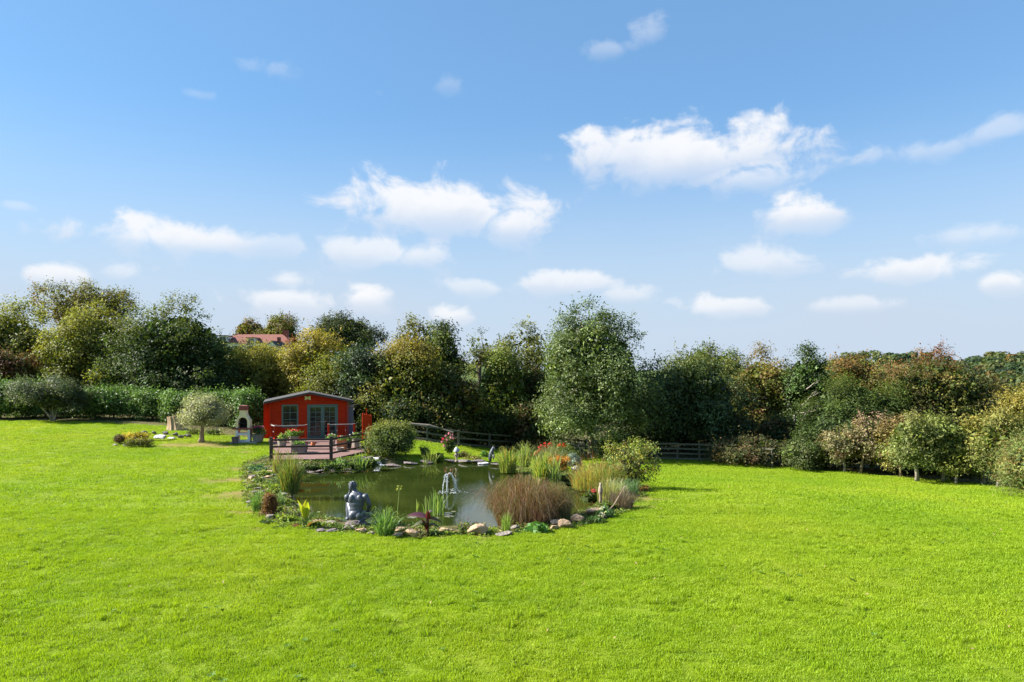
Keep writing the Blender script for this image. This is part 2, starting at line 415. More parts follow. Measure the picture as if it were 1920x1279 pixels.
# far edge of the mown lawn, photo pixels on the ground
EDGE_PX = [(-300, 786), (0, 789), (120, 791), (210, 794), (300, 800), (360, 808), (420, 817), (480, 822), (560, 822), (690, 822), (790, 828), (860, 839), (920, 843), (1040, 848), (1140, 856),
           (1220, 861), (1320, 864), (1400, 869), (1460, 876), (1540, 884), (1620, 889), (1690, 896), (1760, 902), (1830, 908), (1900, 917), (2000, 935), (2300, 980)]
edge_w = [gp(a, b)[:2] for a, b in EDGE_PX]
LAWN = np.array(edge_w + [(60, 2), (-60, 2)])
outer = poly_sd(GX, GY, LAWN)
soil_bed = S((-bed + .12 * fnoise(GX, GY, 5, 7)) / .25)
soil_out = S((outer - .15 + .2 * fnoise(GX, GY, 2.2, 8)) / .6) * (GY < 75) * (GY > 20)
soil_worn = .8 * worn_at(GX, GY) * (1 + .5 * fnoise(GX, GY, 6, 9))
SOILM = np.clip(np.maximum(np.maximum(soil_bed, soil_out), soil_worn), 0, 1)
gm = mesh_np('ground', V, Fq, np.stack([SOILM.ravel(), soil_worn.ravel().clip(0, 1), np.where(GY.ravel() > 75, 1, 0)], 1), smooth=True)
def lawn_colour(t, soil_socket=None):
    """mown grass: lime, with paler and deeper patches that belong to the sward"""
    geo = t.nodes.new('ShaderNodeNewGeometry')
    def nz(scale, det, stretch=(1, 1, 1)):
        mp_ = t.nodes.new('ShaderNodeMapping'); mp_.inputs['Scale'].default_value = stretch
        t.links.new(geo.outputs['Position'], mp_.inputs[0])
        n = t.nodes.new('ShaderNodeTexNoise'); n.inputs['Scale'].default_value = scale; n.inputs['Detail'].default_value = det; n.inputs['Roughness'].default_value = .6
        t.links.new(mp_.outputs[0], n.inputs['Vector']); return n.outputs['Fac']
    def ramp(fac, els):
        r = t.nodes.new('ShaderNodeValToRGB')
        r.color_ramp.elements[0].position, r.color_ramp.elements[0].color = els[0][0], (*els[0][1], 1)
        r.color_ramp.elements[1].position, r.color_ramp.elements[1].color = els[-1][0], (*els[-1][1], 1)
        for p, c in els[1:-1]:
            e = r.color_ramp.elements.new(p); e.color = (*c, 1)
        t.links.new(fac, r.inputs[0]); return r.outputs[0]
    def mul(a, b, f=1.0):
        m = t.nodes.new('ShaderNodeMix'); m.data_type = 'RGBA'; m.blend_type = 'MULTIPLY'; m.inputs['Factor'].default_value = f
        t.links.new(a, m.inputs['A']); t.links.new(b, m.inputs['B']); return m.outputs['Result']
    base = ramp(nz(.22, 4, (1, .8, 1)), [(.3, GRASS_A), (.5, GRASS_B), (.7, GRASS_C)])
    fine = ramp(nz(2.6, 4, (.7, 1.6, 1)), [(.28, (.74, .80, .8)), (.45, (1.0, 1.0, 1)), (.75, (1.05, 1.03, 1))])
    streak = ramp(nz(1.1, 3, (.10, 1.25, 1)), [(.32, (.90, .92, .92)), (.66, (1.06, 1.05, 1))])
    return mul(mul(base, fine), streak)
GRASS_A, GRASS_B, GRASS_C = (.205, .332, .010), (.252, .365, .013), (.305, .390, .020)
def ground_material():
    m = bpy.data.materials.new('lawn_and_soil'); m.use_nodes = True
    t = m.node_tree; b = t.nodes['Principled BSDF']
    b.inputs['Roughness'].default_value = .9; b.inputs['Specular IOR Level'].default_value = .15
    gc = lawn_colour(t)
    th = t.nodes.new('ShaderNodeMix'); th.data_type = 'RGBA'; th.blend_type = 'MULTIPLY'; th.inputs['Factor'].default_value = 1; th.inputs['B'].default_value = (.62, .60, .7, 1)   # thatch, darkened in place of the blades' missing self-shadow
    t.links.new(gc, th.inputs['A']); gc = th.outputs['Result']
    a = t.nodes.new('ShaderNodeAttribute'); a.attribute_name = 'col'
    sp = t.nodes.new('ShaderNodeSeparateColor'); t.links.new(a.outputs['Color'], sp.inputs[0])
    geo = t.nodes.new('ShaderNodeNewGeometry')
    n1 = t.nodes.new('ShaderNodeTexNoise'); n1.inputs['Scale'].default_value = 3.5; n1.inputs['Detail'].default_value = 8; n1.inputs['Roughness'].default_value = .7
    t.links.new(geo.outputs['Position'], n1.inputs['Vector'])
    r = t.nodes.new('ShaderNodeValToRGB')
    r.color_ramp.elements[0].position = .35; r.color_ramp.elements[0].color = (.055, .042, .022, 1)
    r.color_ramp.elements[1].position = .7; r.color_ramp.elements[1].color = (.20, .145, .075, 1)
    e = r.color_ramp.elements.new(.5); e.color = (.085, .085, .026, 1)
    t.links.new(n1.outputs['Fac'], r.inputs[0])
    mx = t.nodes.new('ShaderNodeMix'); mx.data_type = 'RGBA'
    t.links.new(sp.outputs[0], mx.inputs['Factor']); t.links.new(gc, mx.inputs['A']); t.links.new(r.outputs[0], mx.inputs['B'])
    # trodden turf is straw-coloured, not bare
    st = t.nodes.new('ShaderNodeMix'); st.data_type = 'RGBA'; st.inputs['B'].default_value = (.30, .22, .07, 1)
    ms = t.nodes.new('ShaderNodeMath'); ms.operation = 'MULTIPLY'; ms.inputs[1].default_value = .75
    t.links.new(sp.outputs[1], ms.inputs[0]); t.links.new(ms.outputs[0], st.inputs['Factor']); t.links.new(mx.outputs['Result'], st.inputs['A'])
    # country beyond: pasture
    fl = t.nodes.new('ShaderNodeTexVoronoi'); fl.inputs['Scale'].default_value = .008
    t.links.new(geo.outputs['Position'], fl.inputs['Vector'])
    fr = t.nodes.new('ShaderNodeValToRGB'); fr.color_ramp.elements[0].color = (.07, .13, .03, 1); fr.color_ramp.elements[1].color = (.14, .19, .05, 1)
    sc_ = t.nodes.new('ShaderNodeSeparateColor'); t.links.new(fl.outputs['Color'], sc_.inputs[0]); t.links.new(sc_.outputs[0], fr.inputs[0])
    fm = t.nodes.new('ShaderNodeMix'); fm.data_type = 'RGBA'
    t.links.new(sp.outputs[2], fm.inputs['Factor']); t.links.new(st.outputs['Result'], fm.inputs['A']); t.links.new(fr.outputs[0], fm.inputs['B'])
    t.links.new(fm.outputs['Result'], b.inputs['Base Color'])
    n2 = t.nodes.new('ShaderNodeTexNoise'); n2.inputs['Scale'].default_value = 14; n2.inputs['Detail'].default_value = 6; n2.inputs['Roughness'].default_value = .75
    t.links.new(geo.outputs['Position'], n2.inputs['Vector'])
    bp = t.nodes.new('ShaderNodeBump'); bp.inputs['Strength'].default_value = .7; bp.inputs['Distance'].default_value = .05
    t.links.new(n2.outputs['Fac'], bp.inputs['Height']); t.links.new(bp.outputs[0], b.inputs['Normal'])
    return m
ground = obj('ground', gm, None, ground_material())
tag(ground, 'bright lime green mown lawn running to the hedges and fields beyond', None, kind='structure')

# ---- water
def water_material(fx, fy, sx, sy):
    m = bpy.data.materials.new('pond_water'); m.use_nodes = True
    t = m.node_tree; b = t.nodes['Principled BSDF']
    b.inputs['Roughness'].default_value = .03; b.inputs['IOR'].default_value = 1.33; b.inputs['Specular IOR Level'].default_value = .5
    geo = t.nodes.new('ShaderNodeNewGeometry')
    n0 = t.nodes.new('ShaderNodeTexNoise'); n0.inputs['Scale'].default_value = .6; n0.inputs['Detail'].default_value = 4
    t.links.new(geo.outputs['Position'], n0.inputs['Vector'])
    r = t.nodes.new('ShaderNodeValToRGB'); r.color_ramp.elements[0].position = .35; r.color_ramp.elements[0].color = (.016, .025, .004, 1)
    r.color_ramp.elements[1].position = .7; r.color_ramp.elements[1].color = (.028, .040, .007, 1)
    t.links.new(n0.outputs['Fac'], r.inputs[0]); t.links.new(r.outputs[0], b.inputs['Base Color'])
    n1 = t.nodes.new('ShaderNodeTexNoise'); n1.inputs['Scale'].default_value = 2.6; n1.inputs['Detail'].default_value = 3
    t.links.new(geo.outputs['Position'], n1.inputs['Vector'])
    n2 = t.nodes.new('ShaderNodeTexNoise'); n2.inputs['Scale'].default_value = 11; n2.inputs['Detail'].default_value = 3
    t.links.new(geo.outputs['Position'], n2.inputs['Vector'])
    def falloff(x, y, R):
        d = t.nodes.new('ShaderNodeVectorMath'); d.operation = 'DISTANCE'; d.inputs[1].default_value = (x, y, WATER_Z)
        t.links.new(geo.outputs['Position'], d.inputs[0])
        k = t.nodes.new('ShaderNodeMapRange'); k.interpolation_type = 'SMOOTHSTEP'; k.inputs['From Min'].default_value = R; k.inputs['From Max'].default_value = .2
        t.links.new(d.outputs['Value'], k.inputs['Value']); return d.outputs['Value'], k.outputs[0]
    d1, k1 = falloff(fx, fy, 3.4); d2, k2 = falloff(sx, sy, 1.6)
    wv = t.nodes.new('ShaderNodeMath'); wv.operation = 'SINE'
    ml = t.nodes.new('ShaderNodeMath'); ml.operation = 'MULTIPLY'; ml.inputs[1].default_value = 26; t.links.new(d1, ml.inputs[0])
    ad0 = t.nodes.new('ShaderNodeMath'); ad0.operation = 'MULTIPLY_ADD'; ad0.inputs[1].default_value = 5; t.links.new(n1.outputs['Fac'], ad0.inputs[0]); t.links.new(ml.outputs[0], ad0.inputs[2])
    t.links.new(ad0.outputs[0], wv.inputs[0])
    def mm(op, a, b_, c=None):
        n = t.nodes.new('ShaderNodeMath'); n.operation = op
        for i, v in enumerate((a, b_, c)):
            if v is None: continue
            if isinstance(v, (int, float)): n.inputs[i].default_value = v
            else: t.links.new(v, n.inputs[i])
        return n.outputs[0]
    h = mm('MULTIPLY_ADD', n2.outputs['Fac'], mm('MULTIPLY_ADD', mm('ADD', k1, k2), 2.2, .10), mm('MULTIPLY', n1.outputs['Fac'], .35))
    h = mm('MULTIPLY_ADD', wv.outputs[0], mm('MULTIPLY', k1, .22), h)
    bp = t.nodes.new('ShaderNodeBump'); bp.inputs['Strength'].default_value = .16; bp.inputs['Distance'].default_value = .02
    t.links.new(h, bp.inputs['Height']); t.links.new(bp.outputs[0], b.inputs['Normal'])
    return m
FOUNT = atz(841, 921, WATER_Z); SPILL = atz(712, 871, WATER_Z)
wb = MB(); cxp, cyp = POND.mean(0)
big = [(cxp + (x - cxp) * 1.05, cyp + (y - cyp) * 1.05, WATER_Z) for x, y in POND]
wb.add(big, [tuple(range(len(big)))][0:1])
water = wb.build('pond_water', water_material(FOUNT[0], FOUNT[1], SPILL[0], SPILL[1]))
if water.data.polygons[0].normal.z < 0: water.data.flip_normals()
tag(water, 'murky olive green water of the garden pond', None, kind='structure')

# ---- blades of the lawn
def blade_patch(name, n, size, hgt, wid, seed):
    r = np.random.default_rng(seed)
    p = r.uniform(-size / 2, size / 2, (n, 2)); h = hgt * r.uniform(.55, 1.25, n); a = r.uniform(0, 6.283, n); ln = r.uniform(.1, .75, n) * h
    w = wid * r.uniform(.7, 1.3, n); wa = a + 1.57 + r.normal(0, .4, n)
    d = np.stack([np.cos(a), np.sin(a)], 1); wd = np.stack([np.cos(wa), np.sin(wa)], 1)
    b0 = np.c_[p - wd * w[:, None] / 2, np.full(n, -.01)]; b1 = np.c_[p + wd * w[:, None] / 2, np.full(n, -.01)]
    mid = p + d * (ln * .35)[:, None]
    m0 = np.c_[mid - wd * w[:, None] * .42, h * .6]; m1 = np.c_[mid + wd * w[:, None] * .42, h * .6]
    tip = np.c_[p + d * ln[:, None], h]
    V_ = np.stack([b0, b1, m1, m0, tip, tip + np.c_[wd * .0008, np.zeros(n)]], 1).reshape(-1, 3)
    k = np.arange(n)[:, None] * 6
    F_ = np.concatenate([k + np.array([[0, 1, 2, 3]]), k + np.array([[3, 2, 5, 4]])], 0)
    tintv = np.repeat(r.uniform(.75, 1.2, n), 6)
    C_ = np.stack([tintv, tintv, tintv], 1)
    return mesh_np(name, V_, F_, C_)
def grass_material():
    m = bpy.data.materials.new('grass_blade'); m.use_nodes = True
    t = m.node_tree; b = t.nodes['Principled BSDF']; o = t.nodes['Material Output']
    gc = lawn_colour(t)
    a = t.nodes.new('ShaderNodeAttribute'); a.attribute_name = 'col'
    mu = t.nodes.new('ShaderNodeMix'); mu.data_type = 'RGBA'; mu.blend_type = 'MULTIPLY'; mu.inputs['Factor'].default_value = 1
    t.links.new(gc, mu.inputs['A']); t.links.new(a.outputs['Color'], mu.inputs['B'])
    t.links.new(mu.outputs['Result'], b.inputs['Base Color']); b.inputs['Roughness'].default_value = .5; b.inputs['Specular IOR Level'].default_value = .25
    tr = t.nodes.new('ShaderNodeBsdfTranslucent')
    gg = t.nodes.new('ShaderNodeMix'); gg.data_type = 'RGBA'; gg.blend_type = 'MULTIPLY'; gg.inputs['Factor'].default_value = 1
    t.links.new(mu.outputs['Result'], gg.inputs['A']); gg.inputs['B'].default_value = (1.35, 1.3, .8, 1); t.links.new(gg.outputs['Result'], tr.inputs['Color'])
    mx = t.nodes.new('ShaderNodeMixShader'); mx.inputs[0].default_value = .4
    t.links.new(b.outputs[0], mx.inputs[1]); t.links.new(tr.outputs[0], mx.inputs[2]); t.links.new(mx.outputs[0], o.inputs['Surface'])
    return m
GRASS_M = grass_material()
def scatter(name, label, pts, protos, smin, smax, seed, tilt=.12):
    """a mass nobody could count, laid out by geometry nodes on given points"""
    me = bpy.data.meshes.new(name); me.vertices.add(len(pts)); me.vertices.foreach_set('co', np.asarray(pts, np.float32).ravel()); me.update()
    o = obj(name, me); tag(o, label, None, kind='stuff')
    for i, pr in enumerate(protos):
        ng = bpy.data.node_groups.new(name + '_layout', 'GeometryNodeTree')
        ng.interface.new_socket('Geometry', in_out='INPUT', socket_type='NodeSocketGeometry'); ng.interface.new_socket('Geometry', in_out='OUTPUT', socket_type='NodeSocketGeometry')
        gi = ng.nodes.new('NodeGroupInput'); go = ng.nodes.new('NodeGroupOutput')
        oi = ng.nodes.new('GeometryNodeObjectInfo'); oi.inputs['Object'].default_value = pr; oi.inputs['As Instance'].default_value = True
        ip = ng.nodes.new('GeometryNodeInstanceOnPoints')
        rr = ng.nodes.new('FunctionNodeRandomValue'); rr.data_type = 'FLOAT_VECTOR'; rr.inputs[0].default_value = (-tilt, -tilt, 0); rr.inputs[1].default_value = (tilt, tilt, 6.283); rr.inputs['Seed'].default_value = seed
        rs = ng.nodes.new('FunctionNodeRandomValue'); rs.data_type = 'FLOAT_VECTOR'; rs.inputs[0].default_value = (1, 1, smin); rs.inputs[1].default_value = (1.15, 1.15, smax); rs.inputs['Seed'].default_value = seed + 3
        ng.links.new(gi.outputs[0], ip.inputs['Points']); ng.links.new(oi.outputs['Geometry'], ip.inputs['Instance'])
        ng.links.new(rr.outputs[0], ip.inputs['Rotation']); ng.links.new(rs.outputs[0], ip.inputs['Scale']); ng.links.new(ip.outputs[0], go.inputs[0])
        md = o.modifiers.new('layout', 'NODES'); md.node_group = ng
    return o
def proto(name, me, material):
    me.materials.append(material)
    return bpy.data.objects.new(name, me)          # not linked: only instanced
HOLES = []                                          # paved or planted places where no turf grows: (x, y, r)
def lawn_points(y0, y1, cell, seed):
    r = np.random.default_rng(seed)
    xs = np.arange(-40, 44, cell); ys = np.arange(y0, y1, cell)
    X, Y = np.meshgrid(xs, ys); X = X + r.uniform(-.5, .5, X.shape) * cell; Y = Y + r.uniform(-.5, .5, Y.shape) * cell
    X = X.ravel(); Y = Y.ravel()
    k = np.abs(X) < Y * .80 + 1.0; X = X[k]; Y = Y[k]
    k = (poly_sd(X, Y, BED) > .02) & (poly_sd(X, Y, LAWN) < .2); X = X[k]; Y = Y[k]
    k = worn_at(X, Y) < r.uniform(.2, 1.0, len(X)); X = X[k]; Y = Y[k]
    k = np.ones(len(X), bool)
    for hx, hy, hr in HOLES: k &= (X - hx) ** 2 + (Y - hy) ** 2 > hr * hr
    X = X[k]; Y = Y[k]
    Z = g(X, Y) + .018 * fnoise(X, Y, 1.6, 1) + .010 * fnoise(X, Y, 4, 2)
    s_ = poly_sd(X, Y, POND); k = s_ > .3
    return np.stack([X, Y, Z], 1)[k]
# ------------------------------------------------------------------ foliage
def leaf_quads(c, n, L, Wd, cols, r, fold=.12, tdir=None):
    """one folded leaf per row: centre c, facing n, length L, width Wd"""
    m = len(c)
    t = r.normal(size=(m, 3)) if tdir is None else tdir + r.normal(size=(m, 3)) * .35
    t = unit(t - n * np.sum(t * n, 1, keepdims=True)); b = np.cross(n, t)
    L = np.broadcast_to(np.asarray(L, float), (m,))[:, None]; Wd = np.broadcast_to(np.asarray(Wd, float), (m,))[:, None]
    V = np.stack([c - t * L * .5, c + b * Wd * .5 + n * L * fold - t * L * .06, c + t * L * .5 - n * L * fold * .5, c - b * Wd * .5 + n * L * fold - t * L * .06], 1).reshape(-1, 3)
    F = np.arange(4 * m).reshape(m, 4)
    return V, F, np.repeat(cols, 4, 0)
PROFILE = {'round': [.5, .88, 1, .95, .72, .3], 'cone': [.90, 1, .84, .58, .30, .05], 'dome': [.85, 1, 1, .92, .72, .38], 'fan': [.25, .62, .92, 1, .85, .45], 'col': [.85, 1, .97, .9, .75, .4], 'box': [.95, 1, 1, 1, .98, .85]}
def pal_pick(pal, m, r):
    cs = np.array([p[0] for p in pal]); w = np.array([p[1] for p in pal], float); w /= w.sum()
    return cs[r.choice(len(pal), m, p=w)]
def crown_cloud(rx, ry, rz, prof, lobes, clumps, per, spread, r, core=.15, drop=0.0, up=.5, shoots=.16):
    """leaf positions, facings and clump ids inside a crown 2rx x 2ry x 2rz whose foot is z = 0; returns lobe centres too"""
    p = PROFILE[prof]; tk = np.linspace(0, 1, len(p))
    lobes = int(lobes * 1.5); t = r.uniform(.08, .88, lobes); t = .06 + .84 * (t if prof != 'cone' else t ** 1.35); t[0] = .86; a = np.arange(lobes) * 2.399 + r.uniform(0, 6); s = np.interp(t, tk, p)
    rad = s * r.uniform(.35, .82, lobes); rad[0] = .05
    LC = np.stack([np.cos(a) * rad * rx, np.sin(a) * rad * ry, t * 2 * rz], 1)
    mean = (rx + ry + rz) / 3
    LR = r.normal(1, .22, lobes).clip(.6, 1.5) * np.maximum(.09 if prof == 'cone' else .15, r.uniform(.22, .40, lobes) * ((.18 if prof == 'cone' else .45) + (.82 if prof == 'cone' else .55) * s)) * min(mean, 1.25 * rx)
    LR[0] = max(LR[0], .34 * mean * min(1, max(.28, 1.6 * float(np.interp(.86, tk, p))))); LC[0, 2] = .80 * 2 * rz
    li = r.choice(lobes, clumps, p=LR ** 2 / np.sum(LR ** 2))
    d = r.normal(size=(clumps, 3)); d[:, 2] += .25; d = unit(d)
    outw = LC[li] - np.array([0, 0, rz]); d = unit(d + .55 * unit(outw + 1e-6))
    CC = LC[li] + d * (LR[li] * r.uniform(.55, 1.18, clumps))[:, None]
    # fit the cloud to the wanted size
    for k, half in ((0, rx), (1, ry)):
        q = np.percentile(np.abs(CC[:, k]), 97); f = (half - spread * .6) / max(q, 1e-3); CC[:, k] *= f; LC[:, k] *= f
    lo, hi = np.percentile(CC[:, 2], 2), np.percentile(CC[:, 2], 99.3)
    f = (2 * rz - spread) / max(hi - lo, 1e-3); CC[:, 2] = (CC[:, 2] - lo) * f + spread * .4; LC[:, 2] = (LC[:, 2] - lo) * f + spread * .4
    ci = np.repeat(np.arange(clumps), per); m = len(ci)
    off = r.normal(size=(m, 3)) * spread * np.array([1, 1, .72]) * .62
    off[:, 2] -= drop * np.abs(r.normal(size=m)) * spread
    P = CC[ci] + off
    N = unit(d[ci] * .8 + np.array([0, 0, up]) + r.normal(size=(m, 3)) * .5)
    # stray shoots that break the outline
    ns = max(4, int(clumps * shoots)); si = r.choice(clumps, ns); per_s = max(6, per // 3)
    sdir = unit(d[si] * .7 + np.array([0, 0, .75]) + r.normal(size=(ns, 3)) * .3); slen = r.uniform(.5, 1.5, ns) * spread * 2.0
    st = r.uniform(0, 1, (ns, per_s, 1)); PS = (CC[si][:, None] + sdir[:, None] * slen[:, None, None] * st + r.normal(size=(ns, per_s, 3)) * spread * .12).reshape(-1, 3)
    P = np.concatenate([P, PS]); N = np.concatenate([N, unit(r.normal(size=(len(PS), 3)) + np.array([0, 0, .6]))]); ci = np.concatenate([ci, np.repeat(si, per_s)])
    # darker-lit heart: larger leaves nearer the middle
    mc = int(m * core)
    q = unit(r.normal(size=(mc, 3))) * (r.uniform(0, 1, mc) ** (1 / 3))[:, None] * .78
    tz = np.clip((q[:, 2] + 1) / 2, 0, 1); sc_ = np.interp(tz, tk, p)
    cw = np.sqrt(np.maximum(1e-3, 1 - (2 * tz - 1) ** 2))
    PC = np.stack([q[:, 0] * rx * .95, q[:, 1] * ry * .95, (q[:, 2] + 1) * rz * .95], 1)
    NC = unit(r.normal(size=(mc, 3)) + np.array([0, 0, .3]))
    return P, N, ci, LC, PC, NC, li
def foliage_mesh(name, rx, ry, rz, prof, pal, L, seed, k=5.0, lobes=14, asp=.55, spread=.45, per=34, core=.15, drop=0.0, up=.5, tips=None, tip_pow=2.0, var=.32, z0=0.0):
    r = np.random.default_rng(seed)
    n = int(k * math.pi * rx * rz / (.5 * asp * L * L)); clumps = max(8, n // per)
    P, N, ci, LC, PC, NC, li = crown_cloud(rx, ry, rz, prof, lobes, clumps, per, spread, r, core, drop, up)
    cc = pal_pick(pal, clumps, r)[ci]
    lobe_tone = r.normal(1, .2, len(LC)).clip(.6, 1.5); cl_ = (r.normal(1, var * .7, clumps).clip(.55, 1.6) * lobe_tone[li])[ci][:, None]
    c = cc * cl_ * r.normal(1, var, (len(P), 1)).clip(.5, 1.7)
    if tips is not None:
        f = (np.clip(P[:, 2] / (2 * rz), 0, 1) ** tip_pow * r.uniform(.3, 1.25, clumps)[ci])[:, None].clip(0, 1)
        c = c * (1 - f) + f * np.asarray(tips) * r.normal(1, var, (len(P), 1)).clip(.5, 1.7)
    Ls = L * r.uniform(.5, 1.35, len(P))
    V1, F1, C1 = leaf_quads(P, N, Ls, Ls * asp, c, r)
    if len(PC):
        c2 = pal_pick(pal, len(PC), r) * r.normal(.9, var, (len(PC), 1)).clip(.4, 1.5)
        V2, F2, C2 = leaf_quads(PC, NC, L * 2.2, L * 1.5, c2, r)
        V1 = np.concatenate([V1, V2]); F1 = np.concatenate([F1, F2 + len(F1) * 4]); C1 = np.concatenate([C1, C2])
    C1 = C1 * np.array([1.32, 1.22, 1.05])
    V1[:, 2] += z0
    return mesh_np(name, V1, F1, np.clip(C1, 0, 1)), LC + np.array([0, 0, z0])
def trunk_mb(h, r0, targets, rs, lean=(0, 0), forks=7, k=8, stems=1, spread=.0):
    """a tapered bole and limbs that reach into the crown"""
    mb = MB()
    for s in range(stems):
        a = rs.uniform(0, 6.28); sp = spread * (.5 + rs.random())
        ex, ey = lean[0] + math.cos(a) * sp, lean[1] + math.sin(a) * sp * .6
        path = [(math.cos(a) * r0 * (stems > 1), math.sin(a) * r0 * (stems > 1), -.12)]
        n = 5
        for i in range(1, n + 1):
            t = i / n
            path.append((ex * t + rs.uniform(-.25, .25) * r0, ey * t + rs.uniform(-.25, .25) * r0, h * t))
        rad = [r0 * 1.35] + [r0 * (1 - .55 * i / n) for i in range(1, n + 1)]
        mb.tube(path, rad, k)
        tg = list(targets); rs.shuffle(tg)
        for q in tg[:forks]:
            q = Vector(q); st = rs.uniform(.45, .98); b = Vector((ex * st, ey * st, h * st))
            mid = b.lerp(q, .5) + Vector((rs.uniform(-.1, .1), rs.uniform(-.1, .1), rs.uniform(0, .2))) * (q - b).length
            rr = r0 * rs.uniform(.28, .45)
            mb.tube([b, mid, q], [rr, rr * .6, rr * .2], 6)
    return mb
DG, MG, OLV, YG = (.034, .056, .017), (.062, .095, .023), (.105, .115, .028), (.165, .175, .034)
GOLD, ORG, RDL, BGN, GRY, BRN = (.21, .17, .035), (.16, .092, .030), (.18, .050, .032), (.028, .052, .030), (.17, .21, .15), (.12, .080, .040)
TREE_N = [0]
def tree(name, label, px0, px1, yt, yb, Y, pal, L=.2, prof='round', base=None, cat='tree', group=None, k=5.0, lobes=14, tips=None, tip_pow=2.0, spread=.45, core=.15,
         trunk_r=None, bark=None, material=None, depth=.85, drop=0.0, up=.5, asp=.55, stems=1, stem_spread=0.0, forks=7, per=34, seed=None, var=.32, fork_h=None):
    TREE_N[0] += 1; seed = seed or TREE_N[0] * 13 + 5
    x = ((px0 + px1) / 2 - CX) / F_PX * Y; zt = CAM_H + (HY - yt) / F_PX * Y; zb = CAM_H + (HY - yb) / F_PX * Y
    rx = (px1 - px0) / 2 / F_PX * Y * (1.08 if Y > 40 else 1.0); bx = x if base is None else base[0]; by = Y if base is None else base[1]
    gz = float(g(bx, by)); zb = max(zb, gz + .05); rz = (zt - zb) / 2
    L = L * (.88 if Y > 40 else 1)
    o = thing(name, label, cat, (bx, by, gz), 0, group)
    me, LC = foliage_mesh(name + '_crown', rx, rx * depth, rz, prof, pal, L, seed, k, lobes, asp, spread, per, core, drop, up, tips, tip_pow, var, zb - gz)
    LC = LC + np.array([x - bx, 0, 0])
    c = obj('crown', me, o, material or LEAF); c.location = (x - bx, Y - by, 0)
    rs = random.Random(seed)
    r0 = trunk_r or max(.06, .028 * (zt - gz))
    hh = fork_h or max(.5, (zb - gz) + .9 * rz)
    trunk_mb(hh, r0, [tuple(q) for q in LC], rs, ((x - bx), 0), forks, 8, stems, stem_spread).build('trunk', bark or BARK, o, smooth=True)
    return o
def shrub(name, label, px0, px1, yt, yb, Y, pal, L=.1, prof='dome', group=None, cat='shrub', **kw):
    kw.setdefault('trunk_r', .03); kw.setdefault('stems', 4); kw.setdefault('stem_spread', .25); kw.setdefault('forks', 3)
    return tree(name, label, px0, px1, yt, yb, Y, pal, L, prof, cat=cat, group=group, **kw)
def depth_of(px, py): return gp(px, py)[1]

# ---- big trees around the garden
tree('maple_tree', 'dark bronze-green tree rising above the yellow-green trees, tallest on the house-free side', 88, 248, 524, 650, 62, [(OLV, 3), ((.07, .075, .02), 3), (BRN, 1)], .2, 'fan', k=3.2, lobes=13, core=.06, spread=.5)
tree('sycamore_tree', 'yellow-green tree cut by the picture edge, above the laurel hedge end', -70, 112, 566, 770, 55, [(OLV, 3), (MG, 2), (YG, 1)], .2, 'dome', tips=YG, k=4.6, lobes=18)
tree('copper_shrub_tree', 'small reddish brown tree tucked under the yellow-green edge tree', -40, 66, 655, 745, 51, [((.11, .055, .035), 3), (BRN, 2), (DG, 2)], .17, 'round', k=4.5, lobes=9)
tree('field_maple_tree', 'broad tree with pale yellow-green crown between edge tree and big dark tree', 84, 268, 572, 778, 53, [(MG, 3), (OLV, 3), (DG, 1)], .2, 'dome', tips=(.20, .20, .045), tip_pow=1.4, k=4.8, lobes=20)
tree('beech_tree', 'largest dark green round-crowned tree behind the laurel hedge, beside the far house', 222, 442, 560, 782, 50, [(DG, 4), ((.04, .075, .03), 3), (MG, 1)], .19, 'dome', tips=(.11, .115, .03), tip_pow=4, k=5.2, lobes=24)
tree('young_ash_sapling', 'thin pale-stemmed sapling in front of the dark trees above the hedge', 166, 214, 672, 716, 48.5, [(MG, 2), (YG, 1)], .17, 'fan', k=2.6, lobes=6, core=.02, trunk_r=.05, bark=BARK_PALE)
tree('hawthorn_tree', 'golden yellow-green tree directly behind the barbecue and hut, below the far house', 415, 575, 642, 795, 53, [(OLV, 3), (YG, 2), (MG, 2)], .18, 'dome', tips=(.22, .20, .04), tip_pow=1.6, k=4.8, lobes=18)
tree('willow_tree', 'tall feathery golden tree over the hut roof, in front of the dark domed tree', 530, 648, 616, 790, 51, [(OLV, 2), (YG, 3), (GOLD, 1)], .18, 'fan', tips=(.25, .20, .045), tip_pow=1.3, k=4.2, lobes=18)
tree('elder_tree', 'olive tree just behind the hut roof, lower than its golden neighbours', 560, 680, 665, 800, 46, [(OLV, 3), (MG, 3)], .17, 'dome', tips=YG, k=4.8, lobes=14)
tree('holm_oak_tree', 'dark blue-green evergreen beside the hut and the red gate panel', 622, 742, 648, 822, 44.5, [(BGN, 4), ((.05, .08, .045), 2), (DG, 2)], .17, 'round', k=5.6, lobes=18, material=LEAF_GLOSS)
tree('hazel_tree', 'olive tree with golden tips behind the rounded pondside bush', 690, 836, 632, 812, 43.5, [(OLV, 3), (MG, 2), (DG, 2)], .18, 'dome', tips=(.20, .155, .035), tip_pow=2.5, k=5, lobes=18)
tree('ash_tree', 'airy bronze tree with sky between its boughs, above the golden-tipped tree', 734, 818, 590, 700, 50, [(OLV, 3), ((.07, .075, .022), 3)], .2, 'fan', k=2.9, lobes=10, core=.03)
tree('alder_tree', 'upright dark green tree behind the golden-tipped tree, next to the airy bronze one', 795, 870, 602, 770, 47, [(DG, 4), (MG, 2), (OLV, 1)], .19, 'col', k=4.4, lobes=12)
tree('rowan_tree', 'smallest sparse treetop in the dip of the skyline, centre of the tree line', 866, 932, 616, 705, 63, [(OLV, 2), (MG, 2)], .2, 'cone', k=2.5, lobes=8, core=.02)
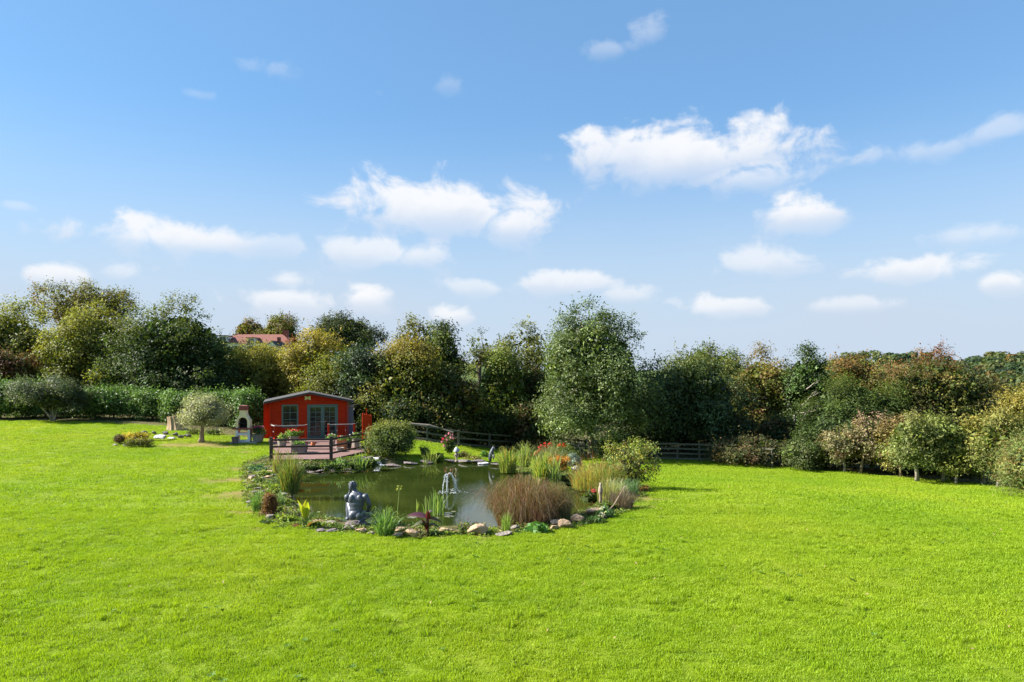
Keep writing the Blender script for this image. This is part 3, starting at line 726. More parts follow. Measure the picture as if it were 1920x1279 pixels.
tree('oak_tree', 'airy dark tree with sky gaps beside the conical tree by the pond', 918, 1056, 602, 730, 51, [((.06, .075, .022), 4), (OLV, 2)], .2, 'dome', k=3.1, lobes=14, core=.03)
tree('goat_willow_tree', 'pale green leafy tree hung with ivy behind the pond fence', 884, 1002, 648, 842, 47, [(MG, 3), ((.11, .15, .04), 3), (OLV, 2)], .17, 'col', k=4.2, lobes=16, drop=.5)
tree('blackthorn_tree', 'brownish green scrubby tree behind the fence and the pink dahlia', 786, 914, 686, 836, 43.2, [(OLV, 3), (BRN, 1), (DG, 3)], .17, 'dome', k=4.6, lobes=14)
tree('bay_tree', 'dark low evergreen filling the shade behind the fence below the sky gap', 955, 1045, 690, 845, 48, [(DG, 4), (MG, 1), (BRN, 1)], .17, 'dome', k=5, lobes=12)
b17 = gp(1108, 858)
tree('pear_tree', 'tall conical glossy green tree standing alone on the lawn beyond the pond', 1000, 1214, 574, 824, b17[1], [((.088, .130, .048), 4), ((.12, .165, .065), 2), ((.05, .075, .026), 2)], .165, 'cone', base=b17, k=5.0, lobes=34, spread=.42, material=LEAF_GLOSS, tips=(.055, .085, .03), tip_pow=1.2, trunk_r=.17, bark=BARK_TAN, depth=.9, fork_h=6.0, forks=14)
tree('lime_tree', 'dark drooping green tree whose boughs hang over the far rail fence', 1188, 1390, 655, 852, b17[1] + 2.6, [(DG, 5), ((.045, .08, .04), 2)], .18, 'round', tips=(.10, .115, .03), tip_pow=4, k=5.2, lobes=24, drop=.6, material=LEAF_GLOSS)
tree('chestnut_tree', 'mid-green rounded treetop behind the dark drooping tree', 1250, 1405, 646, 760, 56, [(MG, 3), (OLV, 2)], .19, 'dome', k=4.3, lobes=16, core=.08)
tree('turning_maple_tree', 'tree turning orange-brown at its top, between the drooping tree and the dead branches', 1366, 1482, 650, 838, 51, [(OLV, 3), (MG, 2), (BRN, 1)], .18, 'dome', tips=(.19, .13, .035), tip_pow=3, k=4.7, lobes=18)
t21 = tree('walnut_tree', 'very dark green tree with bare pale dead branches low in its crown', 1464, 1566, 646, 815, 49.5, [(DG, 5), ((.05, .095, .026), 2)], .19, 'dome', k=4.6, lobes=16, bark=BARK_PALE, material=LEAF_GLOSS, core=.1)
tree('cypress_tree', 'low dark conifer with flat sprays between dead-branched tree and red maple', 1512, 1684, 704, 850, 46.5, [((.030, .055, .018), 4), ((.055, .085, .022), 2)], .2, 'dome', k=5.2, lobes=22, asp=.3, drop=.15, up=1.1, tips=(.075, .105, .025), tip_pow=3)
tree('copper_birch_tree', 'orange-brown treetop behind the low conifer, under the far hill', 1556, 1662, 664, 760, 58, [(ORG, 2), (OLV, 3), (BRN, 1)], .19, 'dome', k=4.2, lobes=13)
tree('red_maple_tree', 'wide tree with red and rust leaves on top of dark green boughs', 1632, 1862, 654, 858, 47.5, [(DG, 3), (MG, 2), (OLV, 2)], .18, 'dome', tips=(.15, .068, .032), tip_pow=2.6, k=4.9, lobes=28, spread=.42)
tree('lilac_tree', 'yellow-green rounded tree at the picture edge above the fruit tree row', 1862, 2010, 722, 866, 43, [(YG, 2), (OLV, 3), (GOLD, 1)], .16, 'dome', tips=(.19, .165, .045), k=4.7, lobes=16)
# dead branches of the walnut
db = MB()
rs = random.Random(3)
def twig(a, b, r0, n=3):
    a, b = Vector(a), Vector(b); p = [a]
    for i in range(1, 5): p.append(a.lerp(b, i / 4) + Vector((rs.uniform(-1, 1), rs.uniform(-1, 1), rs.uniform(-1, 1))) * .06 * (b - a).length)
    db.tube(p, [r0 * (1 - .2 * i) for i in range(5)], 6)
    if n:
        for j in range(2):
            s = p[rs.choice([2, 3])]; d = (b - a) * rs.uniform(.3, .5); d.rotate(Matrix.Rotation(rs.uniform(-1, 1), 3, 'Y')); twig(s, s + d, r0 * .5, n - 1)
o21 = t21.location
for (x0, y0, x1, y1) in ((1500, 775, 1545, 765), (1502, 760, 1532, 735), (1498, 800, 1515, 770), (1512, 730, 1535, 712)):
    A = Vector(at(x0, y0, 46.6)) - o21; B = Vector(at(x1, y1, 46.0)) - o21; twig(A, B, .045, 2)
db.tube([Vector(at(1494, 842, 46.8)) - o21, Vector(at(1493, 815, 46.8)) - o21, Vector(at(1489, 778, 46.8)) - o21], [.12, .09, .05], 7)
db.build('dead_branch', BARK_PALE, t21, smooth=True)
# ---- far rise with houses: trees there
tree('far_oak_tree', 'brown domed tree on the far rise behind the red-roofed house chimney', 436, 504, 596, 650, 178, [(BRN, 3), (OLV, 3)], .45, 'dome', k=4.4, lobes=12, spread=1.0)
tree('far_beech_tree', 'olive domed tree on the far rise next to the white gable', 490, 562, 588, 662, 170, [(OLV, 4), (BRN, 1)], .45, 'dome', k=4.4, lobes=13, spread=1.0)
tree('far_pine_tree', 'dark spreading umbrella-shaped tree on the skyline above the golden willow', 574, 714, 586, 668, 88, [((.03, .045, .018), 4), ((.05, .065, .02), 2)], .26, 'dome', k=4.6, lobes=18, spread=.6, trunk_r=.3)
tree('far_thorn_tree', 'rust-coloured bush between the red-roofed house and the white gable', 534, 566, 632, 660, 146, [(RDL, 2), (BRN, 2)], .3, 'dome', k=4, lobes=8, spread=.6)
tree('far_hedge_tree', 'olive treetop below the far red-roofed house', 402, 470, 646, 690, 120, [(OLV, 3), (YG, 2)], .35, 'dome', k=4.4, lobes=12, spread=.8)
tree('far_garden_tree', 'golden bush in front of the far red-roofed house wall', 455, 520, 642, 690, 116, [(YG, 3), (OLV, 2), (GOLD, 1)], .35, 'dome', k=4.4, lobes=12, spread=.8)

# ---- clipped laurel and shade-filling shrubs
LAUREL = [((.065, .125, .034), 4), ((.095, .17, .045), 3), ((.045, .08, .024), 2)]
LG = 'laurel hedge bushes along the lawn'
for a, b, yt, yb, Y, lb in ((-60, 62, 708, 792, 46, 'laurel bush of the hedge at the picture edge, below the copper tree'), (40, 128, 716, 792, 47.2, 'laurel bush of the hedge hidden behind the grey multi-stemmed shrub'),
                            (112, 176, 730, 793, 46.6, 'low laurel bush of the hedge beside the grey multi-stemmed shrub'), (164, 262, 722, 798, 45.6, 'laurel bush of the hedge under the pale sapling'),
                            (248, 322, 727, 801, 45.2, 'laurel bush of the hedge behind the rockery'), (306, 392, 728, 806, 44.4, 'laurel bush of the hedge behind the olive tree and stump'),
                            (376, 446, 730, 812, 43.8, 'laurel bush of the hedge between the olive tree and barbecue'), (430, 506, 728, 822, 43.2, 'bright laurel bush of the hedge touching the hut side')):
    shrub('laurel_bush', lb, a, b, yt, yb, Y, LAUREL, .14, 'box', group=LG, cat='hedge bush', k=5.5, lobes=20, material=LEAF_GLOSS, tips=(.10, .19, .05), tip_pow=4, spread=.35, depth=.75)
gs = gp(118, 790)
shrub('phillyrea_shrub', 'grey-green rounded shrub on pale crooked stems at the lawn edge', 36, 166, 704, 772, gs[1] + .2, [((.055, .075, .05), 4), ((.10, .12, .095), 2), (DG, 2)], .11, 'dome', k=5, lobes=16, trunk_r=.055, stems=5, stem_spread=1.1, bark=BARK_PALE, spread=.3)
SH = [(708, 806, 742, 812, 42.2, 'dark shrub added to fill the deep shade behind the rounded pondside bush', [(DG, 3), (BGN, 2)]), (796, 880, 752, 832, 42.4, 'dark shrub added to fill the shade behind the first fence posts', [(DG, 3), (OLV, 1)]),
      (868, 960, 760, 842, 44.8, 'ivy-green shrub added to fill the shade behind the heron ornament', [(DG, 2), (MG, 2)]), (944, 1040, 756, 848, 45.2, 'dark shrub with rusty patch added to fill the shade behind the red flowers', [(DG, 3), (BRN, 2)]),
      (1150, 1240, 775, 858, 46.8, 'dark shrub added to fill the shade behind the conical tree and fence', [(DG, 4)]), (1226, 1330, 770, 862, 47.2, 'dark shrub added to fill the shade behind the three-rail fence', [(DG, 4), (MG, 1)]),
      (1318, 1425, 772, 868, 47.4, 'dark scrub added to fill the shade behind the end of the rail fence', [(DG, 3), (BRN, 1)]), (1410, 1500, 776, 872, 46.2, 'dark scrub added to fill the shade beneath the orange-topped tree', [(DG, 3), (BRN, 1)]),
      (1500, 1600, 786, 886, 38.8, 'dark scrub added to fill the shade beneath the low conifer', [(DG, 4)]), (1580, 1690, 790, 894, 37.6, 'dark scrub added to fill the shade beneath the red maple, behind the blossom tree', [(DG, 4)]),
      (1670, 1790, 792, 902, 36.6, 'dark scrub added to fill the shade beneath the red maple, behind the pale fruit trees', [(DG, 4)]), (1770, 1900, 796, 912, 35.6, 'dark scrub added to fill the shade behind the last fruit trees of the row', [(DG, 4), (MG, 1)])]
for a, b, yt, yb, Y, lb, pal in SH:  # added dark shrubs standing in for the darkness under the trees
    shrub('shade_filler_shrub', lb, a, b, yt, yb, Y, pal, .16, 'dome', group='scrub added to fill the shade under the tree line', k=5, lobes=14, spread=.4)
shrub('box_bush', 'rounded mid-green bush beneath the conical tree, near the bamboo canes', 1120, 1170, 815, 856, 41.5, [(MG, 3), (DG, 2)], .11, 'dome', k=5, lobes=10)
shrub('bramble_bush', 'sprawling brown-green bramble swallowing the end of the rail fence', 1330, 1486, 812, 884, depth_of(1400, 872) + .6, [((.10, .10, .05), 3), (DG, 3), (BRN, 2)], .12, 'dome', k=4.6, lobes=18, spread=.35, drop=.4, bark=BARK_PALE)
shrub('grey_bush', 'grey-green low bush between bramble and the fruit tree row', 1462, 1552, 822, 884, depth_of(1500, 881), [((.12, .14, .08), 3), (MG, 2), (DG, 2)], .10, 'dome', k=4.8, lobes=14, spread=.3)
# ---- small fruit trees on the lawn's edge
RG = 'small trees along the lawn edge'
ROW = [('crab_apple_tree', 'grey-brown leaved small tree, first of the row, trunk short', 1534, 1630, 798, 876, (1583, 886), [((.15, .15, .09), 3), ((.12, .15, .06), 3), (BRN, 1)], (.17, .155, .09), 'dome'),
       ('cherry_tree', 'small tree with purple-brown twiggy top and pale blossom tips', 1588, 1662, 772, 872, (1613, 888), [((.14, .11, .07), 3), ((.13, .14, .06), 3), ((.4, .36, .28), .5)], (.20, .14, .11), 'fan'),
       ('plum_tree', 'brownish small tree with reddish trunk between blossom tree and pale twin-trunk tree', 1648, 1716, 778, 885, (1690, 895), [(BRN, 2), ((.15, .15, .05), 3)], (.17, .12, .06), 'dome'),
       ('apple_tree', 'pale green small tree on two leaning light trunks', 1662, 1766, 770, 884, (1722, 903), [((.13, .17, .055), 4), (MG, 2)], (.17, .17, .07), 'round'),
       ('quince_tree', 'mid-green dense small tree right after the twin-trunk tree', 1724, 1818, 776, 892, (1768, 902), [(MG, 3), ((.13, .18, .05), 3)], (.16, .19, .055), 'round'),
       ('medlar_tree', 'lowest yellow-green small tree of the row', 1758, 1842, 832, 896, (1791, 907), [((.17, .20, .05), 3), (MG, 2)], (.20, .22, .06), 'dome'),
       ('greengage_tree', 'yellowish small tree on a slim dark trunk near the picture edge', 1796, 1880, 776, 894, (1843, 906), [((.16, .18, .05), 3), (MG, 2), (GOLD, .6)], (.21, .19, .055), 'round'),
       ('mulberry_tree', 'tall pale-trunked small tree, last of the row', 1828, 1936, 764, 900, (1871, 913), [((.13, .16, .05), 3), (MG, 2), (OLV, 1)], (.19, .18, .06), 'col')]
for nm, lb, a, b, yt, yb, bp_, pal, tp, pf in ROW:
    q = gp(*bp_)
    tree(nm, lb, a, b, yt, yb - 8, q[1], pal, .115, pf, base=q, group=RG, k=3.2, lobes=20, tips=tp, tip_pow=1.6, spread=.26, trunk_r=.075, bark=BARK_TAN if nm in ('plum_tree', 'cherry_tree') else BARK_PALE, core=.12, stems=2 if nm == 'apple_tree' else 1, stem_spread=.2 if nm == 'apple_tree' else 0)
# ------------------------------------------------------------------ summerhouse
HA = math.radians(18)
HUT = Vector((-13.6, 38.5, .02)); HR = Matrix.Translation(HUT) @ Matrix.Rotation(HA, 4, 'Z')      # x along the front, y to the back
HW, HD, WALL_H, RIDGE = 4.18, 2.7, 2.2, 2.64
hut = thing('summerhouse', 'red timber summerhouse with green door and window frames and low felt roof', 'summerhouse', tuple(HUT), HA)
def clad(mb, x0, x1, y, z0, z1, axis_='x', sgn=-1, bh=.115, top=None):
    """overlapping boards: every board leans out 16 mm at its foot"""
    z = z0
    while z < z1 - 1e-4:
        zt = min(z + bh, z1)
        a0, a1 = x0, x1
        if top is not None:
            if z >= max(top(x0), top(x1)) and z >= top((x0 + x1) / 2): break
        lo, hi = y + sgn * .020, y + sgn * .004
        if axis_ == 'x':
            P = [(a0, lo, z), (a1, lo, z), (a1, hi, zt), (a0, hi, zt), (a0, y - sgn * .03, z), (a1, y - sgn * .03, z), (a1, y - sgn * .03, zt), (a0, y - sgn * .03, zt)]
        else:
            P = [(lo, a0, z), (lo, a1, z), (hi, a1, zt), (hi, a0, zt), (y - sgn * .03, a0, z), (y - sgn * .03, a1, z), (y - sgn * .03, a1, zt), (y - sgn * .03, a0, zt)]
        mb.add(P, [(0, 1, 2, 3), (0, 4, 5, 1), (1, 5, 6, 2), (3, 2, 6, 7), (0, 3, 7, 4), (4, 7, 6, 5)])
        z = zt
WX0, WX1, WZ0, WZ1 = .58, 1.48, .70, 2.0
DX0, DX1, DZ0, DZ1 = 1.98, 3.65, .06, 1.96
w = MB()
clad(w, 0, WX0, 0, 0, WALL_H); clad(w, WX1, DX0, 0, 0, WALL_H); clad(w, DX1, HW, 0, 0, WALL_H)
clad(w, WX0, WX1, 0, 0, WZ0); clad(w, WX0, WX1, 0, WZ1, WALL_H); clad(w, DX0, DX1, 0, DZ1, WALL_H)
z = WALL_H; bh = .115                                                       # gable boards get shorter upwards
while z < RIDGE - .02:
    f0 = (z - WALL_H) / (RIDGE - WALL_H); zt = min(z + bh, RIDGE - .01); f1 = (zt - WALL_H) / (RIDGE - WALL_H)
    w.add([(HW / 2 * f0, -.02, z), (HW - HW / 2 * f0, -.02, z), (HW - HW / 2 * f1, -.004, zt), (HW / 2 * f1, -.004, zt)], [(0, 1, 2, 3)]); z = zt
w.build('front_wall', RED_PAINT, hut)
w = MB(); clad(w, 0, HD, 0, 0, WALL_H, 'y', -1); w.build('side_wall', RED_PAINT, hut)
w = MB(); clad(w, 0, HD, HW, 0, WALL_H, 'y', 1); w.build('side_wall', RED_PAINT, hut)
w = MB(); w.box(.03, HW - .03, HD - .03, HD + .01, 0, WALL_H); w.prism([(.02, WALL_H), (HW - .02, WALL_H), (HW / 2, RIDGE)], HD - .03, HD + .01); w.build('back_wall', RED_PAINT, hut)
w = MB(); w.box(.0, HW, .0, HD, -.12, .02); w.build('floor', GREY_WOOD, hut)
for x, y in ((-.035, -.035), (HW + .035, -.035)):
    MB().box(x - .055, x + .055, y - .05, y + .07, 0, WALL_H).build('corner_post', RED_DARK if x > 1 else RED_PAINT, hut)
# crossed log ends standing out from the side
MB().box(-.40, -.03, .30, .38, .0, WALL_H - .08).build('side_panel', RED_PAINT, hut)
# roof with an overhang in front
OV, OVF, TH = .36, .40, .05
rise = (RIDGE - WALL_H) / (HW / 2)
for s in (0, 1):
    xe = -OV if s == 0 else HW + OV; ze = WALL_H - OV * rise
    m = MB()
    pts = [(xe, ze + .02), (HW / 2, RIDGE + .02), (HW / 2, RIDGE + .02 + TH), (xe, ze + .02 + TH)]
    m.prism(pts if s == 0 else pts[::-1], -OVF, HD + .2)
    rf = m.build('roof', FELT, hut)
    fb = MB(); q = [(xe, ze - .05), (HW / 2, RIDGE - .05), (HW / 2, RIDGE + .035), (xe, ze + .035)]
    fb.prism(q if s == 0 else q[::-1], -OVF - .03, -OVF - .002); fb.build('bargeboard', FELT if s else DARK_WOOD, hut)
    ef = MB(); x_ = xe - .025 if s == 0 else xe + .001; ef.box(x_, x_ + .024, -OVF, HD + .2, ze - .07, ze + .05); ef.build('fascia', PALE_TRIM, hut)
# yellow butterfly-shaped ornament under the ridge
m = MB(); yb_ = -.06
for s in (-1, 1):
    m.prism([(0, 0.02), (s * .05, .10), (s * .17, .12), (s * .17, .02), (s * .12, 0), (s * .17, -.03), (s * .16, -.12), (s * .05, -.09), (0, -.03)][::s], yb_, yb_ + .02)
bo = m.build('butterfly_ornament', YELLOW, hut); bo.location = (HW / 2 - .1, 0, 2.36)
# window
def glazed(parent, name, x0, x1, z0, z1, cols, rows, fw=.085, bw=.03, y=-.035, sill=True):
    fr = MB()
    fr.box(x0, x1, y, .03, z1 - fw, z1); fr.box(x0, x1, y, .03, z0, z0 + fw); fr.box(x0, x0 + fw, y, .03, z0 + fw, z1 - fw); fr.box(x1 - fw, x1, y, .03, z0 + fw, z1 - fw)
    o = fr.build(name, GREEN_PAINT, parent, bevel=.006)
    ix0, ix1, iz0, iz1 = x0 + fw, x1 - fw, z0 + fw, z1 - fw
    cw = (ix1 - ix0 - (cols - 1) * bw) / cols; rh = (iz1 - iz0 - (rows - 1) * bw) / rows
    gb = MB()
    for c in range(1, cols):
        xx = ix0 + c * cw + (c - 1) * bw; gb.box(xx, xx + bw, y + .012, .012, iz0, iz1)
    for r_i in range(1, rows):
        zz = iz0 + r_i * rh + (r_i - 1) * bw
        for c in range(cols):
            xx = ix0 + c * (cw + bw); gb.box(xx, xx + cw, y + .014, .012, zz, zz + bw)
    gb.build('glazing_bar', GREEN_PAINT if name != 'window' else GREEN_PAINT, o)
    pm = MB().box(-cw / 2, cw / 2, -.003, .003, -rh / 2, rh / 2).mesh('pane')
    for c in range(cols):
        for r_i in range(rows):
            p = obj('pane', pm, o, GLASS_DARK); p.location = (ix0 + c * (cw + bw) + cw / 2, y + .03, iz0 + r_i * (rh + bw) + rh / 2)
            p.rotation_euler = (rs.uniform(-.01, .01), 0, rs.uniform(-.01, .01))
    return o
glazed(hut, 'window', WX0, WX1, WZ0, WZ1, 2, 3)
fr = MB(); fr.box(DX0 - .02, DX0 + .05, -.045, .03, DZ0, DZ1 + .02); fr.box(DX1 - .05, DX1 + .02, -.045, .03, DZ0, DZ1 + .02); fr.box(DX0 + .05, DX1 - .05, -.045, .03, DZ1 - .05, DZ1 + .02)
fr.build('door_frame', GREEN_PAINT, hut, bevel=.006)
mid = (DX0 + DX1) / 2
for k_, (a, b) in enumerate(((DX0 + .053, mid - .002), (mid + .002, DX1 - .053))):
    dr = glazed(hut, 'door', a, b, DZ0, DZ1 - .053, 2, 6, .10, .028, -.03)
    h_ = MB().box(0, .12, -.075, -.055, -.012, .012).box(.0 if k_ else .1, .02 if k_ else .12, -.06, -.03, -.03, .03).build('handle', METAL_RAIL, dr); h_.location = (b - .13 if k_ == 0 else a + .01, 0, .98)
MB().box(DX0 - .1, DX1 + .1, -.32, -.045, -.12, .05).build('door_step', GREY_WOOD, hut)
# interior furniture is not seen: a plain dark room behind the panes
HOLES.append((HUT.x + 1.3, HUT.y + 2.0, 3.4))
# grey store against the side wall
st = thing('storage_box', 'grey-blue upright storage box with pale lid edge against the hut side', 'storage box', tuple(HR @ Vector((HW + .24, .85, -.05))), HA)
MB().box(-.19, .17, -.5, .5, 0, 1.86).build('body', SHED_GREY, st, bevel=.02); MB().box(-.2, .20, -.53, .53, 1.86, 1.93).build('lid', PALE_TRIM, st, bevel=.01)

# ------------------------------------------------------------------ deck and its rails
DZ = .08
D0 = Vector(atz(510, 862, DZ)); D1 = Vector(atz(622, 860, DZ)); D2 = Vector(atz(684, 846, DZ))
hl = HR @ Vector((-.15, -.1, 0)); hr_ = HR @ Vector((HW + .6, -.1, 0))
DECKP = np.array([(D0.x, D0.y), (D1.x, D1.y), (D2.x, D2.y), (hr_.x, hr_.y - .3), (hr_.x, hr_.y), (hl.x, hl.y), (D0.x - .9, D0.y + 3)])
deck = thing('deck', 'pinkish brown timber deck in front of the summerhouse above the pond', 'deck', (0, 0, 0))
def spans(P, y):
    xs = []
    for i in range(len(P)):
        (ax, ay), (bx, by) = P[i], P[(i + 1) % len(P)]
        if (ay > y) != (by > y): xs.append(ax + (y - ay) / (by - ay) * (bx - ax))
    xs.sort(); return list(zip(xs[::2], xs[1::2]))
y = DECKP[:, 1].min() + .05
while y < DECKP[:, 1].max():
    for a, b in spans(DECKP, y + .065):
        if b - a > .3: MB().box(a, b, y, y + .132, DZ - .035, DZ + rs.uniform(-.002, .003)).build('board', DECK_WOOD, deck)
    y += .14
for a, b in ((D0, D1), (D1, D2)):
    n = (b - a).cross(Vector((0, 0, 1))).normalized() * .03
    MB().bar(Vector((a.x, a.y, DZ - .14)) + n, Vector((b.x, b.y, DZ - .14)) + n, .035, .20).build('edge_board', DARK_WOOD, deck)
for a in (D0.lerp(D1, .1), D0.lerp(D1, .55), D1.lerp(D2, .1), D1.lerp(D2, .8)):
    MB().bar((a.x, a.y + .25, DZ - .04), (a.x, a.y + .25, -.9), .12).build('support_post', DARK_WOOD, deck)
for yy in np.arange(31, 40, .8):
    for a, b in spans(DECKP, yy): HOLES.append(((a + b) / 2, yy, max(.5, (b - a) / 2 - .1)))
rail = thing('deck_rail_fence', 'dark brown post and three-rail fence curving round the deck edge', 'fence', (0, 0, 0))
P3 = [Vector((D0.x, D0.y - .1, DZ)), Vector((D1.x, D1.y - .1, DZ)), Vector((D2.x + .1, D2.y - .05, DZ))]
for i, p in enumerate(P3): MB().box(p.x - .065, p.x + .065, p.y - .06, p.y + .06, -.35, DZ + 1.0).build('post', DARK_WOOD, rail, bevel=.012)
for a, b in zip(P3, P3[1:]):
    for hz in (.88, .58, .26):
        MB().bar((a.x, a.y - .075, DZ + hz), (b.x, b.y - .075, DZ + hz), .04, .085).build('rail', DARK_WOOD, rail, bevel=.008)
# red balustrade before the hut
bal = thing('balustrade', 'low red balustrade with pale handrail in front of the summerhouse door', 'balustrade', (0, 0, 0))
def rail_pt(px, off=-1.25):
    """point on a line parallel to the hut front, seen at photo column px"""
    u = (px - CX) / F_PX; o_ = HR @ Vector((0, off, 0)); dx, dy = math.cos(HA), math.sin(HA)
    s_ = (u * o_.y - o_.x) / (dx - u * dy); return Vector((o_.x + s_ * dx, o_.y + s_ * dy, DZ))
cols_ = [517, 574, 616, 664]; pts = [rail_pt(c) for c in cols_]
for p in pts + [rail_pt(509, -.55)]:
    po = MB().box(p.x - .05, p.x + .05, p.y - .05, p.y + .05, -.05, DZ + .86).build('post', RED_PAINT, bal, bevel=.008)
    MB().box(p.x - .06, p.x + .06, p.y - .06, p.y + .06, DZ + .86, DZ + .885).build('cap', PALE_TRIM, po)
for a, b in ((pts[0], pts[1]), (pts[2], pts[3]), (pts[0], rail_pt(509, -.55))):
    MB().bar((a.x, a.y, DZ + .84), (b.x, b.y, DZ + .84), .06, .04).build('handrail', METAL_RAIL, bal)
    MB().bar((a.x, a.y, DZ + .14), (b.x, b.y, DZ + .14), .045, .05).build('bottom_rail', RED_PAINT, bal)
    n = max(2, int((b - a).length / .42))
    for i in range(1, n):
        q = a.lerp(b, i / n); bb = MB().box(q.x - .02, q.x + .02, q.y - .02, q.y + .02, DZ + .16, DZ + .82).build('baluster', RED_DARK, bal)
        MB().ball((q.x, q.y - .03, DZ + .5), .028, 8, 5).build('knob', WHITE, bb)
# steps down from the hut
for i, (o_, z1) in enumerate(((-.95, .03), (-.62, .07))):
    pass
# red gate panel of upright boards
g0 = Vector(at(679, 813, 38.3)); g1 = Vector(at(697, 813, 38.7)); gate = thing('gate_panel', 'red gate panel of pointed upright boards beyond the deck', 'gate', (0, 0, 0))
gz_ = float(g(g0.x, g0.y))
for i in range(5):
    p = g0.lerp(g1, (i + .5) / 5); dd = (g1 - g0).normalized(); wv = (g1 - g0).length / 5 * .94; h_ = CAM_H + (HY - (774 + i * .8 + (i % 2) * .6)) / F_PX * p.y
    M = Matrix.Translation((p.x, p.y, 0)) @ Matrix.Rotation(math.atan2(dd.y, dd.x), 4, 'Z')
    MB().prism([(-wv / 2, gz_ - .05), (wv / 2, gz_ - .05), (wv / 2, h_ - .07), (0, h_), (-wv / 2, h_ - .07)], -.012, .012, M).build('board', RED_PAINT, gate)
p = g0.lerp(g1, .42); MB().box(p.x - .035, p.x + .035, p.y + .03, p.y + .10, gz_ - .05, CAM_H + (HY - 766) / F_PX * p.y).build('post', RED_PAINT, gate)
M = Matrix.Translation((g0.x, g0.y, 0)) @ Matrix.Rotation(math.atan2((g1 - g0).y, (g1 - g0).x), 4, 'Z')
MB().box(.02, (g1 - g0).length - .02, .014, .04, gz_ + .35, gz_ + .43, M).build('rail', RED_DARK, gate)

# ---- pots and planters on the deck
def pot(name, label, px, py, w_, h_, mt, z=DZ, kind='round', group='pots and planters on the deck', Y=None):
    x, y, _ = atz(px, py, z) if Y is None else (((px - CX) / F_PX * Y), Y, 0)
    o = thing(name, label, 'planter', (x, y, z), 0, group)
    if kind == 'round':
        MB().lathe([(w_ * .34, 0), (w_ * .40, h_ * .3), (w_ * .46, h_ * .86), (w_ * .52, h_ * .87), (w_ * .52, h_), (w_ * .44, h_), (w_ * .42, h_ * .88)], 14).build('pot', mt, o, smooth=False)
        MB().lathe([(w_ * .42, h_ * .86), (w_ * .30, h_ * .9), (.01, h_ * .92)], 12).build('compost', SOIL, o)
    else:
        for i in range(3):
            z0_, z1_ = h_ * i / 3 + .004, h_ * (i + 1) / 3 - .004
            bx_ = MB(); bx_.box(-w_ / 2, w_ / 2, -.18, -.155, z0_, z1_); bx_.box(-w_ / 2, w_ / 2, .155, .18, z0_, z1_); bx_.box(-w_ / 2, -w_ / 2 + .025, -.155, .155, z0_, z1_); bx_.box(w_ / 2 - .025, w_ / 2, -.155, .155, z0_, z1_)
            bx_.build('board', mt, o)
        MB().box(-w_ / 2 + .026, w_ / 2 - .026, -.154, .154, .05, h_ * .88).build('compost', SOIL, o)
    return o
def pot_plant(o, h0, rx, rz, pal, L, seed, flowers=None, nfl=0, fs=.05):
    me, _ = foliage_mesh('foliage', rx, rx, rz, 'dome', pal, L, seed, k=5, lobes=6, spread=rx * .4, per=16, core=.05, z0=h0)
    obj('foliage', me, o, LEAF)
    r = np.random.default_rng(seed)
    for i in range(nfl):
        a = r.uniform(0, 6.28); q = r.uniform(.2, .95) * rx; zz = h0 + rz * 2 * r.uniform(.65, 1.08)
        flower_head(o, (q * math.cos(a), q * math.sin(a), zz), fs, flowers[i % len(flowers)], r)
def flower_head(parent, loc, s, col, r, n=7, name='flower'):
    c = np.tile(np.array([[0, 0, 0]]), (n * 2, 1)).astype(float)
    d = unit(r.normal(size=(n * 2, 3)) + np.array([0, -.3, .7]))
    V_, F_, C_ = leaf_quads(c + d * s * .55, unit(d + r.normal(size=d.shape) * .4), s * 1.1, s * .9, np.tile(np.array(col), (n * 2, 1)) * r.uniform(.8, 1.15, (n * 2, 1)), r)
    f = obj(name, mesh_np(name, V_, F_, np.clip(C_, 0, 1)), parent, PETAL); f.location = loc
    return f
PINK, REDF, WHT, ORF, YLW, PURP = (.62, .10, .25), (.60, .018, .02), (.75, .73, .68), (.65, .18, .03), (.68, .50, .04), (.22, .08, .30)
GRN = [((.07, .15, .03), 3), ((.11, .20, .04), 2)]
o = pot('stone_planter', 'stone pot with pale green plant at the deck corner post', 529, 838, .52, .42, STONE_POT); pot_plant(o, .36, .27, .17, [((.15, .22, .06), 3), (MG, 1)], .07, 301)
o = pot('flower_planter', 'pot of red and pink flowers beside the balustrade', 551, 831, .55, .38, STONE_POT); pot_plant(o, .33, .42, .17, GRN, .07, 302, [(.62, .12, .10), (.65, .25, .2), REDF], 9, .075)
o = pot('wooden_trough', 'weathered wooden trough with low green plants behind the dark rails', 561, 848, .66, .40, GREY_WOOD, kind='box'); pot_plant(o, .36, .30, .09, GRN, .06, 303)
o = pot('terracotta_pot', 'tilted orange terracotta pot below the door', 586, 836, .30, .28, TERRACOTTA); o.rotation_euler = (0, .32, 0)
o = pot('terracotta_trough', 'square orange terracotta planter near the mid fence post', 641, 843, .40, .52, TERRACOTTA, kind='box'); pot_plant(o, .48, .2, .10, GRN, .06, 304, [REDF, WHT], 4, .05)
o = pot('grey_bowl', 'pale grey bowl on the deck under the orange planter', 637, 847, .40, .20, STONE_POT)
o = pot('dark_pot', 'dark pot between the orange planter and the end pot', 654, 841, .34, .40, BLACK); pot_plant(o, .36, .2, .14, GRN, .06, 305, [PINK, WHT], 4, .05)
o = pot('end_pot', 'stone pot with bright green plant at the far end of the deck', 668, 838, .46, .46, STONE_POT); pot_plant(o, .42, .27, .15, [((.12, .22, .04), 3), (MG, 1)], .07, 306, [WHT], 5, .05)
o = pot('white_flower_pot', 'small pot with white and pink flowers behind the mid fence post', 623, 834, .36, .34, STONE_POT); pot_plant(o, .3, .26, .13, GRN, .06, 307, [WHT, PINK], 5, .05)
